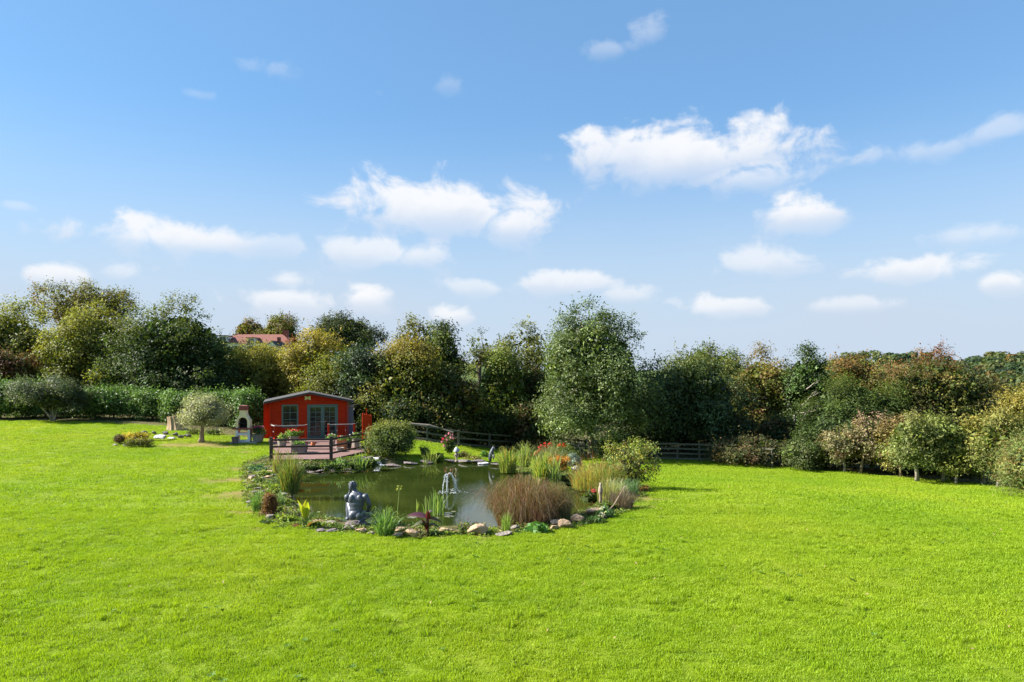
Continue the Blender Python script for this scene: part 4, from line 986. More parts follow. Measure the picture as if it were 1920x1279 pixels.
lt = thing('low_table', 'low reddish timber bench behind the fence rails, in front of the door', 'bench', atz(597, 842, DZ))
for i in range(3): MB().box(-.75, .75, -.2 + i * .14, -.07 + i * .14, .36, .40).build('slat', DECK_WOOD, lt)
for sx in (-.62, .62): MB().box(sx - .04, sx + .04, -.18, .2, 0, .36).build('leg', RED_DARK, lt)
# pink flowers by the barbecue
q = gp(484, 829); o = thing('flower_pot', 'pot of pink flowers standing between barbecue and summerhouse', 'planter', q)
MB().lathe([(.22, 0), (.26, .1), (.32, .36), (.35, .37), (.35, .43), (.30, .43), (.28, .38)], 14).build('pot', STONE_POT, o); MB().lathe([(.28, .37), (.15, .4), (.01, .41)], 12).build('compost', SOIL, o)
pot_plant(o, .38, .38, .22, [(DG, 2), (MG, 3)], .08, 308, [PINK, (.7, .2, .4)], 8, .08)

# ------------------------------------------------------------------ barbecue
q = gp(457, 829); bbq = thing('barbecue', 'cream masonry barbecue with arched hearth, red shelf and chimney cap', 'barbecue', q, .12)
HOLES.append((q[0], q[1], .75))
MB().box(-.62, .75, -.45, .5, -.05, .035).build('paving_slab', SLAB, bbq, bevel=.01)
zz = .035
for sx in (-1, 1): MB().box(sx * .31 - .06, sx * .31 + .06, -.22, .25, zz, .70).build('leg', WHITE, bbq, bevel=.008)
MB().box(-.25, .25, -.22, .25, zz, .11).build('base_bar', WHITE, bbq, bevel=.006); MB().box(-.25, .25, -.215, .25, .40, .50).build('cross_shelf', WHITE, bbq, bevel=.006)
MB().box(-.54, .54, -.30, .27, .70, .78).build('shelf', BRICK_RED, bbq, bevel=.012)
N = 14; outr, inn = [], []
for i in range(N + 1):
    a = math.pi * i / N; inn.append((-math.cos(a) * .235, 1.12 + math.sin(a) * .22))
def outer_x(zv): return float(np.interp(zv, [.78, 1.18, 1.45, 1.6, 1.9], [.36, .36, .19, .165, .165]))
body = MB()
inn = [(-.235, .78)] + inn + [(.235, .78)]
for (x, zv) in inn:
    if zv <= .79 or abs(x) > .17: outr.append((math.copysign(outer_x(zv), x), zv))
    else: outr.append((x * .72, 1.55 + 0 * zv))
for (y0, y1) in ((-.22, .25),):
    for i in range(len(inn) - 1):
        A, B, C, D = inn[i], inn[i + 1], outr[i + 1], outr[i]
        body.add([(A[0], y0, A[1]), (B[0], y0, B[1]), (C[0], y0, C[1]), (D[0], y0, D[1]), (A[0], y1, A[1]), (B[0], y1, B[1]), (C[0], y1, C[1]), (D[0], y1, D[1])],
                 [(0, 3, 2, 1), (4, 5, 6, 7), (0, 1, 5, 4), (2, 3, 7, 6)])
body.build('hearth_arch', CREAM, bbq)
ch = MB(); ch.prism([(-.36, 1.18), (-.19, 1.45), (-.165, 1.6), (-.165, 1.72), (.165, 1.72), (.165, 1.6), (.19, 1.45), (.36, 1.18), (.24, 1.36), (-.24, 1.36)], -.215, .245); ch.build('chimney', CREAM, bbq)
MB().box(-.24, .24, .18, .24, .78, 1.36).build('fire_back', SOOT, bbq)
MB().box(-.23, .23, -.2, .18, 1.0, 1.015).build('grill', SOOT, bbq)
cp = MB(); cp.box(-.185, .185, -.235, .265, 1.72, 1.80); cp.box(-.19, .19, -.24, .27, 1.803, 1.90); cp.prism([(-.20, 1.903), (.20, 1.903), (.17, 1.97), (-.17, 1.97)], -.25, .28); cp.build('chimney_cap', BRICK_RED, bbq)
q2 = gp(441, 831); o = thing('charcoal_bucket', 'small dark bucket at the foot of the barbecue', 'bucket', q2); MB().lathe([(.14, 0), (.19, .32), (.20, .33), (.18, .33), (.15, .05)], 14).build('bucket', ROCK_PURPLE, o)

# ------------------------------------------------------------------ stump, olive and rockery
q = gp(330, 806); stp = thing('tree_stump', 'pale upright tree stump flaring at its foot before the laurel hedge', 'stump', q)
V_, F_ = [], []; K = 22; rr_ = random.Random(8)
rid = [1 + .10 * math.sin(j * 2.9) + .07 * rr_.uniform(-1, 1) for j in range(K)]
for i in range(9):
    t = i / 8; wr = (1 - t); cx_ = -.18 * t + .0; r0 = .34 + .22 * wr ** 2.2
    for j in range(K):
        a = 2 * math.pi * j / K; fl = 1 + (.45 * wr ** 2 * (max(0, math.cos(a)) ** 2))
        V_.append((cx_ + r0 * fl * rid[j] * math.cos(a), r0 * .8 * rid[j] * math.sin(a), -.05 + t * (.86 + .03 * math.cos(a))))
for i in range(8):
    for j in range(K): F_.append((i * K + j, i * K + (j + 1) % K, (i + 1) * K + (j + 1) % K, (i + 1) * K + j))
sm = MB(); sm.add(V_, F_); sm.build('bole', WOOD_CUT, stp)
MB().add([V_[8 * K + j] for j in range(K)], [tuple(range(K))]).build('cut_face', BARK_TAN, stp)
q = gp(377, 829)
tree('olive_tree', 'silvery olive tree with thick tan trunk on the lawn near the barbecue', 336, 424, 737, 800, q[1], [((.25, .27, .21), 3), ((.34, .36, .30), 2), ((.13, .155, .10), 2)], .085, 'dome', base=q, k=4.2, lobes=22, spread=.28, trunk_r=.15, bark=BARK_TAN, asp=.3, core=.10, fork_h=1.15, forks=9)
def rock(label, px, py, wpx, hpx, mt, group=None, z=None, name='garden_rock', flat=None, tilt=0.0, seed=None):
    q = gp(px, py) if z is None else atz(px, py, z)
    s = q[1] / F_PX; w_, h_ = wpx * s, hpx * s
    rd = random.Random(seed or int(px * 7 + py * 3))
    bm = bmesh.new()
    for i in range(13):
        a = rd.uniform(0, 6.28); e = rd.uniform(-.7, 1)
        cr = math.sqrt(max(0, 1 - min(1, abs(e)) ** 2.6))
        bm.verts.new((math.cos(a) * cr * w_ / 2 * rd.uniform(.85, 1.05), math.sin(a) * cr * w_ * .38 * rd.uniform(.85, 1.1), h_ * (.5 + .5 * e) * rd.uniform(.86, 1.0)))
    bmesh.ops.convex_hull(bm, input=bm.verts)
    for v in [v for v in bm.verts if not v.link_faces]: bm.verts.remove(v)
    bmesh.ops.bevel(bm, geom=list(bm.edges), offset=min(w_, h_) * .05, segments=1, affect='EDGES')
    me = bpy.data.meshes.new(name); bm.to_mesh(me); bm.free()
    o = obj(name, me, None, mt); o.location = (q[0], q[1], q[2] - h_ * .12); o.rotation_euler = (0, tilt, rd.uniform(-.3, .3))
    zb_ = o.location.z
    return tag(o, label, 'rock', group)
rock('whitish craggy boulder in the small lawn rockery', 300, 826, 30, 15, ROCK_WHITE)
rock('flat white stone beside the craggy rockery boulder', 322, 824, 20, 6, ROCK_WHITE)
for i, (a, b) in enumerate(((216, 836), (234, 837), (249, 836))): rock('low grey stone at the grassy foot of the lawn rockery', a, b, 12, 5, ROCK, 'edging stones of the lawn rockery')
for i, (a, b, w_) in enumerate(((340, 822, 14), (352, 820, 16), (330, 818, 14), (310, 815, 14), (290, 815, 14), (272, 814, 14))): rock('dark stone in the shaded back wall of the lawn rockery', a, b, w_, 9, ROCK_PURPLE, 'back stones of the lawn rockery')
shrub('golden_heather', 'golden yellow heather mound in the lawn rockery', 236, 283, 810, 826, depth_of(260, 826), [((.34, .26, .03), 3), ((.22, .2, .04), 2)], .06, 'dome', k=5, lobes=12, spread=.15, trunk_r=.012)
shrub('green_heather', 'dark green rounded heather mound in front of the golden one', 237, 285, 821, 838, depth_of(262, 838), [((.10, .12, .025), 3), ((.06, .08, .02), 3)], .06, 'dome', k=5.5, lobes=12, spread=.14, tips=(.22, .19, .04), tip_pow=3, trunk_r=.012)
shrub('dry_heather', 'brown withered heather at the shaded end of the lawn rockery', 212, 236, 815, 834, depth_of(224, 833), [(BRN, 3), ((.07, .05, .035), 2)], .06, 'dome', k=4, lobes=8, spread=.15, trunk_r=.012)
shrub('hydrangea_bush', 'low green bush with pale flowers behind the olive trunk', 384, 418, 806, 825, 39.5, [(MG, 3), (DG, 2), ((.4, .42, .3), .5)], .08, 'dome', k=4.5, lobes=10, spread=.2, trunk_r=.015)
shrub('lavender_bush', 'low dull green mound beside the olive trunk, rockery side', 348, 376, 808, 824, 39.2, [(OLV, 3), (MG, 2)], .07, 'dome', k=4.5, lobes=10, spread=.2, trunk_r=.015)

# ------------------------------------------------------------------ field fences
def post_fence(label, posts, heights, rails, mt, pw=.11):
    f = thing('rail_fence', label, 'fence', (0, 0, 0))
    for p, h_ in zip(posts, heights): MB().box(p[0] - pw / 2, p[0] + pw / 2, p[1] - pw / 2, p[1] + pw / 2, p[2] - .1, p[2] + h_).build('post', mt, f, bevel=.01)
    for (a, ha), (b, hb) in zip(list(zip(posts, heights))[:-1], list(zip(posts, heights))[1:]):
        for fr_ in rails:
            MB().bar((a[0], a[1] - pw / 2 - .025, a[2] + ha * fr_ + rs.uniform(-.015, .015)), (b[0], b[1] - pw / 2 - .025, b[2] + hb * fr_ + rs.uniform(-.015, .015)), .045, .09).build('rail', mt, f)
    return f
pl = [gp(a, b) for a, b in ((752, 823), (801, 829), (860, 838.5), (918, 842.5), (985, 845), (1045, 849), (1098, 853))]
post_fence('weathered rail fence on the grass behind the pond, under dark trees', pl, [1.02, 1.0, 1.0, 1.0, 1.0, 1.0, 1.0], (.93, .55, .2), FENCE_WOOD)
sg = thing('stacked_rail', 'loose sloping pole propped on the fence behind the rounded bush', 'pole', (0, 0, 0))
MB().tube([at(766, 794, 40.2), at(805, 797, 40.0), at(850, 811, 39.9)], [.05, .05, .04], 7).build('pole', GREY_WOOD, sg)
pr = [gp(a, b) for a, b in ((1186, 861), (1229, 863), (1270, 864), (1311, 865), (1350, 867), (1400, 871), (1448, 876))]
post_fence('weathered four-rail fence at the lawn end beside the bramble', pr, [1.08] * 7, (.95, .68, .42, .14), FENCE_WOOD)
# ------------------------------------------------------------------ pond-side plants
def blades_mesh(name, n, spread, h, wid, lean, pal, seed, droop=.4, segs=4, hvar=.3, tipcol=None, fan=0.0):
    """strap leaves or grass stems that rise from a crown and arch outwards"""
    r = np.random.default_rng(seed)
    a = r.uniform(0, 6.283, n); rad = spread * np.sqrt(r.uniform(0, 1, n)); b0 = np.stack([np.cos(a) * rad, np.sin(a) * rad * .8, np.zeros(n)], 1)
    da = a + r.normal(0, .6, n); d = np.stack([np.cos(da), np.sin(da)], 1)
    H = h * r.normal(1, hvar, n).clip(.35, 1.35); ln = lean * r.uniform(.1, 1.1, n) * H; w = wid * r.uniform(.7, 1.25, n)
    q_ = rad / max(spread, 1e-6); H = H * (1.08 - .42 * q_ ** 2); ln = ln * (.25 + 1.05 * q_)
    wa = r.uniform(0, 6.283, n); wd = np.stack([np.cos(wa), np.sin(wa) * .7], 1)
    base = pal_pick(pal, n, r) * r.normal(1, .18, (n, 1)).clip(.5, 1.6)
    dr = droop * r.uniform(.2, 1.2, n)
    V, C = [], []
    for s in range(segs + 1):
        t = s / segs
        an = math.pi / 2 * (1 + .62 * dr); xy = b0[:, :2] + d * (ln * (t ** (1.7 - .6 * np.clip(dr, 0, 1))))[:, None]; z = H * np.sin(an * t)
        ww = (w * (1 - t) ** .7 * .5 * (1 - .3 * (1 - t)) + .0006)[:, None]
        V.append(np.c_[xy - wd * ww, z]); V.append(np.c_[xy + wd * ww, z])
        cc = base if tipcol is None else base * (1 - t ** 1.5) + np.asarray(tipcol) * t ** 1.5
        C += [cc, cc]
    V = np.stack(V, 1); C = np.stack(C, 1); k = 2 * (segs + 1)
    V[:, :2, 2] -= .04
    F = np.concatenate([np.arange(n)[:, None] * k + np.array([[2 * s, 2 * s + 1, 2 * s + 3, 2 * s + 2]]) for s in range(segs)], 0)
    return mesh_np(name, V.reshape(-1, 3), F, np.clip(C.reshape(-1, 3), 0, 1))
def clump(name, label, px, py, wpx, hpx, pal, n, seed, wid=.02, lean=.5, droop=.4, cat='plant', z=None, group=None, tipcol=None, basef=.3, hvar=.3, part='foliage', hk=.88):
    q = gp(px, py) if z is None else atz(px, py, z)
    s = q[1] / F_PX; o = thing(name, label, cat, q, 0, group)
    h = hpx * s * hk; w_ = wpx * s
    obj(part, blades_mesh(part, n, w_ * basef, h, wid, max(.05, (w_ * .5 - w_ * basef * .6) / h * 1.1), pal, seed, droop, tipcol=tipcol, hvar=hvar), o, BLADE)
    return o
def mound(name, label, px, py, wpx, hpx, pal, L=.06, seed=1, k=5, cat='plant', z=None, group=None, lobes=9, tips=None, material=None, prof='dome', spread=None, asp=.5, tip_pow=2, up=.5):
    q = gp(px, py) if z is None else atz(px, py, z)
    s = q[1] / F_PX; rx = wpx * s / 2; rz = hpx * s / 2
    o = thing(name, label, cat, q, 0, group)
    me, _ = foliage_mesh('foliage', rx, rx * .85, rz, prof, pal, L, seed, k, lobes, asp, spread or max(.06, rx * .22), 18, .2, 0, up, tips, tip_pow, .22, -.03)
    obj('foliage', me, o, material or LEAF)
    return o
IRIS = [((.20, .27, .05), 3), ((.32, .32, .07), 2), ((.12, .19, .04), 2)]
c_ = clump('crocosmia_clump', 'tall green and straw crocosmia clump between deck and statue', 544, 921, 66, 62, [((.17, .22, .04), 4), ((.28, .22, .07), 3), ((.09, .16, .03), 2)], 420, 21, .026, .7, .45, basef=.24)
clump('crocosmia_clump', 'thin yellowish iris clump at the deck corner post', 520, 890, 26, 42, [((.22, .24, .05), 3), ((.30, .22, .06), 2)], 110, 22, .026, .3, .2)
q = gp(737, 868); bush_Y = q[1] + .4
shrub('spindle_bush', 'large rounded bush with pale leaf tips at the pond edge beside the deck', 684, 788, 788, 872, 32.2, [((.075, .115, .03), 4), ((.12, .165, .045), 2), (DG, 2)], .085, 'dome', k=5.6, lobes=30, spread=.22, tips=(.20, .215, .065), tip_pow=3.5, up=.8, asp=.45)
clump('cordyline_plant', 'straw-coloured spiky plant against the last deck post', 694, 852, 42, 34, [((.42, .30, .11), 3), ((.30, .25, .08), 2)], 90, 23, .03, .9, .55, basef=.14, z=.0)
BANK = 'low leafy plants on the bank below the deck'
for i, (a, b, w_, h_, pal, L_) in enumerate(((585, 882, 34, 14, [(MG, 3), (DG, 2)], .08), (612, 881, 34, 15, [((.10, .16, .035), 3), (DG, 2)], .08), (640, 880, 36, 15, [(MG, 3), ((.12, .2, .05), 1)], .08), (668, 878, 30, 14, [((.10, .15, .05), 3), (DG, 2)], .08), (695, 876, 34, 18, [(MG, 3), ((.14, .2, .06), 2)], .09))):
    mound('bank_plant', ['low green plant on the bank directly under the deck corner', 'low bright plant on the bank under the first fence bay', 'low leafy plant on the bank beneath the mid fence post', 'low dark plant on the bank between fern and hosta', 'leafy plant on the bank beside the waterfall lip'][i], a, b, w_, h_, pal, L_, 40 + i, 4.5, group=BANK, z=-.12)
clump('hosta_plant', 'bright strap-leaved plant on the bank below the mid fence post', 634, 881, 34, 20, [((.15, .26, .05), 3)], 46, 27, .07, .9, .7, z=-.15)
clump('fern_plant', 'pale-edged arching plant on the bank near the waterfall', 672, 880, 44, 26, [((.16, .22, .07), 3), ((.09, .15, .04), 2)], 70, 28, .06, 1.0, .8, z=-.15)
# waterfall lip and its sheet
o = thing('waterfall', 'thin waterfall spilling from a stone lip into the pond by the rounded bush', 'waterfall', SPILL)
MB().box(-.9, -.05, .1, .75, .20, .29).build('stone_lip', ROCK_PURPLE, o, bevel=.02); MB().box(-1.1, .3, .35, .9, -.4, .19).build('stone_face', ROCK_PURPLE, o, bevel=.03)
WATERJET = bpy.data.materials.new('falling_water'); WATERJET.use_nodes = True
_b = WATERJET.node_tree.nodes['Principled BSDF']; _b.inputs['Base Color'].default_value = (.85, .9, .95, 1); _b.inputs['Roughness'].default_value = .12; _b.inputs['Transmission Weight'].default_value = .2; _b.inputs['IOR'].default_value = 1.33
sh = MB()
for k_ in range(5): sh.tube([(-.30 + k_ * .05, .1, .30), (-.24 + k_ * .05, .0, .27), (-.17 + k_ * .055, -.07, .14), (-.10 + k_ * .06, -.1, .0)], [.012, .011, .009, .012], 5)
sh.build('water_stream', WATERJET, o, smooth=True)
FOAM = mat('white_foam', (.78, .82, .85), .5, noise=14, tint2=(.4, .46, .5))
fm = MB(); rf_ = random.Random(4)
for _ in range(34):
    a = rf_.uniform(0, 6.28); rr0 = abs(rf_.gauss(0, .25)); fm.ball((rr0 * math.cos(a) + .02, -.12 + rr0 * .6 * math.sin(a), .0), rf_.uniform(.012, .035), 6, 4, (1.4, 1.2, .5))
fo = fm.build('foam', FOAM, o, smooth=True); fo['kind'] = 'stuff'
# ---- far bank
shrub('lady_mantle_plant', 'pale green low plant on the grassy far bank beside the rounded bush', 786, 806, 836, 860, depth_of(796, 858), [((.16, .22, .06), 3), (MG, 1)], .06, 'dome', k=4, lobes=8, spread=.12, trunk_r=.01)
mound('bank_plant', 'dark green low plant on the far bank at the bush side', 800, 862, 22, 13, [(DG, 3), (MG, 2)], .06, 51, group='low plants on the far bank')
mound('bank_plant', 'rounded dark low plant on the far bank near the boy ornament', 822, 862, 24, 14, [(MG, 3), (DG, 2)], .06, 52, group='low plants on the far bank')
mound('bank_plant', 'yellowish low plant on the far bank between the two ornaments', 884, 863, 40, 10, [((.25, .23, .07), 3), (MG, 2)], .06, 53, group='low plants on the far bank')
mound('bank_plant', 'bright green low plant beside the dark heron ornament', 908, 858, 18, 14, [((.12, .24, .05), 3), (MG, 1)], .06, 54, group='low plants on the far bank')
mound('bank_plant', 'brownish low plant on the far bank behind the boy ornament', 868, 860, 26, 14, [(MG, 2), (BRN, 2)], .06, 55, group='low plants on the far bank')
clump('sedge_plant', 'pale spiky water plant at the far pond edge', 806, 869, 44, 22, [((.26, .28, .07), 3), ((.15, .22, .05), 2)], 60, 31, .035, 1.0, .6, z=WATER_Z)
q = gp(842, 852); dh = thing('dahlia_plant', 'tall pink-flowered dahlia in front of the fence', 'plant', q)
s_ = q[1] / F_PX
me, _ = foliage_mesh('foliage', 11 * s_, 10 * s_, 17 * s_, 'col', [(DG, 2), (MG, 3)], .10, 61, 3.6, 9, .5, .18, 18, .1); obj('foliage', me, dh, LEAF)
mb = MB()
for k_ in range(5): mb.tube([(0, 0, -.05), (math.cos(k_) * .08, math.sin(k_) * .08, .5), (math.cos(k_ * 1.3) * .2, math.sin(k_ * 1.3) * .2, 1.05)], [.015, .013, .008], 5)
mb.build('stem', BARK_TAN, dh)
r61 = np.random.default_rng(61)
for (fx_, fy_) in ((842, 813), (848, 816), (836, 818), (831, 823), (829, 829), (845, 822), (838, 826), (850, 822), (833, 836)):
    p = Vector(at(fx_, fy_, q[1] - .25)) - Vector(q); flower_head(dh, p, .085, (.68, .28, .33) if fx_ % 3 else (.62, .06, .12), r61)
# ornaments on the far bank
def ornament(name, label, cat, px, py, z=None):
    q = gp(px, py) if z is None else atz(px, py, z); return thing(name, label, cat, q), q[1] / F_PX
o, s_ = ornament('boy_ornament', 'small cast figure under a pale blue-grey umbrella cap at the far pond edge', 'garden ornament', 856, 866, -.12)
sm = MB(); sm.lathe([(3.4 * s_, 0), (3.2 * s_, 2 * s_), (1.6 * s_, 3 * s_), (1.7 * s_, 8 * s_), (2.6 * s_, 12 * s_), (2.9 * s_, 16 * s_), (1.6 * s_, 18 * s_), (1.5 * s_, 19.5 * s_), (2.2 * s_, 21 * s_), (1.9 * s_, 23 * s_), (.4 * s_, 24 * s_)], 12)
sm.tube([(2.4 * s_, 0, 15 * s_), (3.6 * s_, -.05, 12 * s_), (2.6 * s_, -.08, 9 * s_)], [.9 * s_, .8 * s_, .6 * s_], 6); sm.tube([(-2.4 * s_, 0, 15 * s_), (-3.6 * s_, -.05, 12 * s_), (-2.4 * s_, -.08, 9 * s_)], [.9 * s_, .8 * s_, .6 * s_], 6)
sm.build('figure', STATUE_TAN, o, smooth=True)
MB().lathe([(5.6 * s_, 19 * s_), (5.8 * s_, 19.6 * s_), (5.0 * s_, 22.5 * s_), (3.4 * s_, 25.5 * s_), (1.2 * s_, 27.5 * s_), (.2 * s_, 28 * s_)], 14).build('umbrella', STATUE_PALE, o, smooth=True)
o, s_ = ornament('heron_ornament', 'hunched dark stone heron at the far pond edge', 'garden ornament', 922, 865, -.05)
sm = MB(); sm.tube([(-3 * s_, 0, 0), (-3 * s_, 0, 6 * s_), (-1.5 * s_, 0, 13 * s_), (1 * s_, 0, 20 * s_), (3 * s_, 0, 26 * s_), (3.6 * s_, -.05, 28 * s_)], [2.4 * s_, 3.2 * s_, 4.2 * s_, 3.6 * s_, 2.2 * s_, .8 * s_], 10); sm.build('body', STATUE, o, smooth=True)
MB().tube([(3.2 * s_, -.02, 27.5 * s_), (5.2 * s_, -.06, 25 * s_), (6.8 * s_, -.1, 20 * s_)], [1.2 * s_, .9 * s_, .1 * s_], 7).build('beak', STATUE, o, smooth=True)
MB().tube([(1.5 * s_, 0.05, 16 * s_), (4 * s_, -.1, 10 * s_), (3 * s_, -.12, 4 * s_)], [1.6 * s_, 2.6 * s_, .6 * s_], 8).build('wing', STATUE, o, smooth=True)
o, s_ = ornament('flat_stone_basin', 'pale flat stone lying in the water by the heron ornament', 'stone', 906, 870, WATER_Z)
MB().lathe([(9 * s_, -.02), (10.5 * s_, .02), (10 * s_, .06), (6 * s_, .05), (.1, .045)], 18).build('slab', ROCK_WHITE, o, smooth=False)
for i, (a, b) in enumerate(((770, 869), (800, 867), (840, 866), (872, 866), (895, 866), (932, 871))): rock('dark wet stone edging the far side of the pond', a, b + 1, 32, 7, ROCK_PURPLE, 'dark edging stones of the far pond bank', z=-.22)
# ---- mixed bed on the island side
clump('iris_clump', 'yellow-green iris clump with straw leaves beside the heron ornament', 952, 884, 62, 48, IRIS + [((.38, .30, .08), 2)], 330, 71, .032, .9, .75, basef=.22, z=-.15, hk=.74)
clump('iris_clump', 'taller spiky iris clump behind the first, towards the red flowers', 985, 874, 48, 46, [((.32, .34, .11), 3), ((.18, .25, .06), 2)], 200, 72, .032, .8, .5, basef=.2, z=-.1, hk=.74)
clump('iris_clump', 'yellow-tipped iris clump at the water below the orange heath', 1016, 906, 62, 58, [((.24, .32, .06), 3), ((.42, .36, .07), 2), ((.14, .22, .05), 2)], 300, 73, .032, 1.0, .7, basef=.2, z=-.2, hk=.74)
clump('iris_clump', 'pale bent iris leaves leaning over the water', 1040, 908, 44, 44, [((.26, .32, .12), 3), ((.16, .24, .06), 2)], 90, 74, .05, .8, .5, basef=.25, z=-.2)
mound('orange_heath', 'orange-brown heath mound above the iris leaves', 1048, 884, 40, 32, [((.36, .17, .035), 4), ((.28, .19, .05), 2)], .06, 75, 5, lobes=12)
mound('curry_plant', 'silver blue-grey mound on the bed behind the orange heath', 1075, 876, 34, 28, [((.20, .26, .27), 3), ((.12, .17, .17), 2)], .06, 76, 5, lobes=10)
mound('ageratum_plant', 'pale lilac-flowered low plant under the blue-grey mound', 1081, 884, 20, 12, [((.42, .42, .55), 2), (MG, 2)], .05, 77, 4.5)
clump('fescue_grass', 'wispy grey-brown grass tuft behind the red flowers', 1030, 872, 62, 40, [((.26, .21, .12), 3), ((.18, .2, .09), 2)], 420, 78, .012, .6, .4, basef=.4)
mound('sage_bush', 'feathery light green bush at the foot of the conical tree', 1058, 862, 62, 34, [((.13, .17, .06), 3), (MG, 2)], .07, 79, 3.6, lobes=10)
q = gp(1016, 868); sal = thing('gladiolus_plant', 'scarlet-flowered plant on the bed behind the irises', 'plant', q); r62 = np.random.default_rng(62)
obj('foliage', blades_mesh('foliage', 90, .5, .75, .035, .35, [((.10, .17, .04), 3)], 62, .3), sal, BLADE)
for i, (fx_, fy_) in enumerate(((1003, 852), (1008, 848), (1013, 844), (1011, 840), (1016, 842), (1020, 838), (1024, 836), (1022, 832), (1029, 834), (1032, 832), (1026, 839), (996, 853), (1007, 853), (1015, 836), (1034, 836))):
    flower_head(sal, Vector(at(fx_, fy_, q[1] - .2)) - Vector(q), .10, REDF if i % 4 else (.68, .07, .05), r62)
q = gp(1056, 868); mon = thing('montbretia_plant', 'orange-flowered plant beside the scarlet one, nearer the conical tree', 'plant', q)
obj('foliage', blades_mesh('foliage', 60, .35, .8, .03, .35, [((.10, .16, .05), 3)], 63, .3), mon, BLADE)
for i, (fx_, fy_) in enumerate(((1050, 834), (1055, 837), (1060, 836), (1047, 836), (1057, 833))): flower_head(mon, Vector(at(fx_, fy_, q[1] - .2)) - Vector(q), .09, (.66, .10, .02), r62)
for i, (x0, y0, x1, y1) in enumerate(((1085, 834, 1092, 861), (1093, 838, 1096, 861), (1094, 833, 1100, 861), (1104, 836, 1110, 862), (1124, 833, 1126, 858), (1118, 848, 1121, 860))):
    A = Vector(gp(x1, y1)); B = Vector(at(x0, y0, A.y)); c = MB().tube([A, A.lerp(B, .5) + Vector((.02, 0, 0)), B], [.022, .02, .015], 6).build('garden_cane', GREY_WOOD, None)
    tag(c, 'thin pale cane standing upright in the grass by the conical tree trunk', 'cane', 'canes by the conical tree')
# tawny grasses with flower stems
clump('tawny_grass', 'yellow and rust grass with tall thin red stems before the conical tree', 1112, 914, 96, 40, [((.34, .33, .08), 3), ((.42, .22, .06), 2), ((.2, .26, .06), 2)], 900, 81, .014, .6, .4, basef=.42)
clump('tawny_grass', 'rust-red upright flower stems rising from the yellow grass', 1110, 908, 80, 58, [((.27, .09, .05), 3), ((.33, .17, .07), 2)], 90, 82, .012, .35, .1, basef=.42, hvar=.15)
clump('tawny_grass', 'green-gold grass sweeping to the shrub with the twisted trunk', 1146, 918, 70, 46, [((.24, .27, .07), 3), ((.34, .22, .07), 2), ((.13, .2, .05), 2)], 700, 83, .013, .6, .4, basef=.42)
mound('orange_heath', 'orange heath mound hanging over the water beside the tawny grass', 1098, 912, 36, 30, [((.36, .18, .04), 4), ((.24, .22, .05), 2)], .06, 84, 4.8, z=-.1)
mound('bank_plant', 'dark leafy plant overhanging the water below the iris leaves', 1064, 905, 30, 18, [(DG, 3), (MG, 2)], .08, 85, 4.5, z=-.2)
mound('sedum_plant', 'small pink-red sedum at the waterline near the bird ornament', 1116, 924, 22, 10, [((.40, .08, .09), 3), (MG, 1)], .05, 86, 4.5, z=-.15)
q = gp(1184, 916)
shrub('twisted_shrub', 'airy yellow-green shrub on twisted trunks at the end of the pond bed', 1136, 1236, 822, 904, q[1], [((.17, .20, .06), 4), ((.22, .21, .06), 2), ((.22, .12, .05), .8), ((.10, .14, .04), 3)], .075, 'fan', k=2.9, lobes=26, spread=.2, trunk_r=.05, stems=4, stem_spread=.45, forks=9, bark=BARK, core=.03)
clump('tawny_grass', 'straw and green grass at the lawn side under the twisted shrub', 1176, 910, 60, 30, [((.20, .26, .07), 3), ((.32, .24, .09), 2)], 420, 183, .014, .7, .6, basef=.36)
clump('tawny_grass', 'yellow-green grass between bird ornament and white wispy grass', 1140, 938, 56, 36, [((.24, .28, .08), 3), ((.33, .27, .10), 2)], 380, 184, .014, .7, .6, basef=.36)
mound('bank_plant', 'dark green leafy plant at the waterline behind the bird ornament', 1106, 940, 34, 20, [(DG, 2), (MG, 3)], .07, 185, 4.5, z=-.12)
mound('bank_plant', 'olive leafy plant on the bed beside the purple grass', 1140, 956, 36, 18, [(OLV, 3), (MG, 3)], .06, 186, 4.5)
mound('bank_plant', 'rusty low plant on the bed below the twisted shrub', 1200, 922, 36, 14, [((.22, .13, .05), 3), (MG, 2)], .06, 187, 4.5)
mound('bank_plant', 'mid-green low plant filling the bed behind the yellow grass', 1130, 884, 60, 18, [(MG, 3), ((.2, .22, .06), 3)], .07, 188, 4.5)
# near side of the bed
clump('hair_sedge', 'large brown hair-like sedge mound leaning over the pond', 984, 984, 150, 82, [((.22, .110, .065), 4), ((.15, .085, .048), 3), ((.12, .115, .045), 3), ((.32, .24, .15), 1)], 4200, 91, .010, 1.0, 1.15, basef=.34, hk=.80, z=-.15, hvar=.30, cat='ornamental grass')
clump('hair_sedge', 'olive hair sedge side of the mound facing the bird ornament', 1042, 978, 74, 66, [((.17, .16, .06), 4), ((.22, .17, .08), 2)], 1700, 92, .010, .9, 1.1, basef=.34, hk=.80, z=-.15, hvar=.30, cat='ornamental grass')
clump('red_sedge', 'small reddish sedge fountain at the foot of the big brown mound', 1010, 984, 52, 26, [((.24, .10, .07), 3), ((.20, .14, .09), 2)], 320, 93, .012, .9, .8, basef=.2, cat='ornamental grass')
clump('green_tuft', 'light green upright grass tuft before the big brown mound', 949, 998, 30, 34, [((.24, .32, .07), 3), ((.15, .24, .05), 2)], 130, 94, .014, .4, .2, basef=.25)
mound('primrose_plant', 'bright green crinkled leafy plant among the near rocks', 1007, 999, 48, 22, [((.08, .19, .05), 3), ((.13, .27, .07), 2)], .11, 95, 4.5, lobes=9, asp=.6)
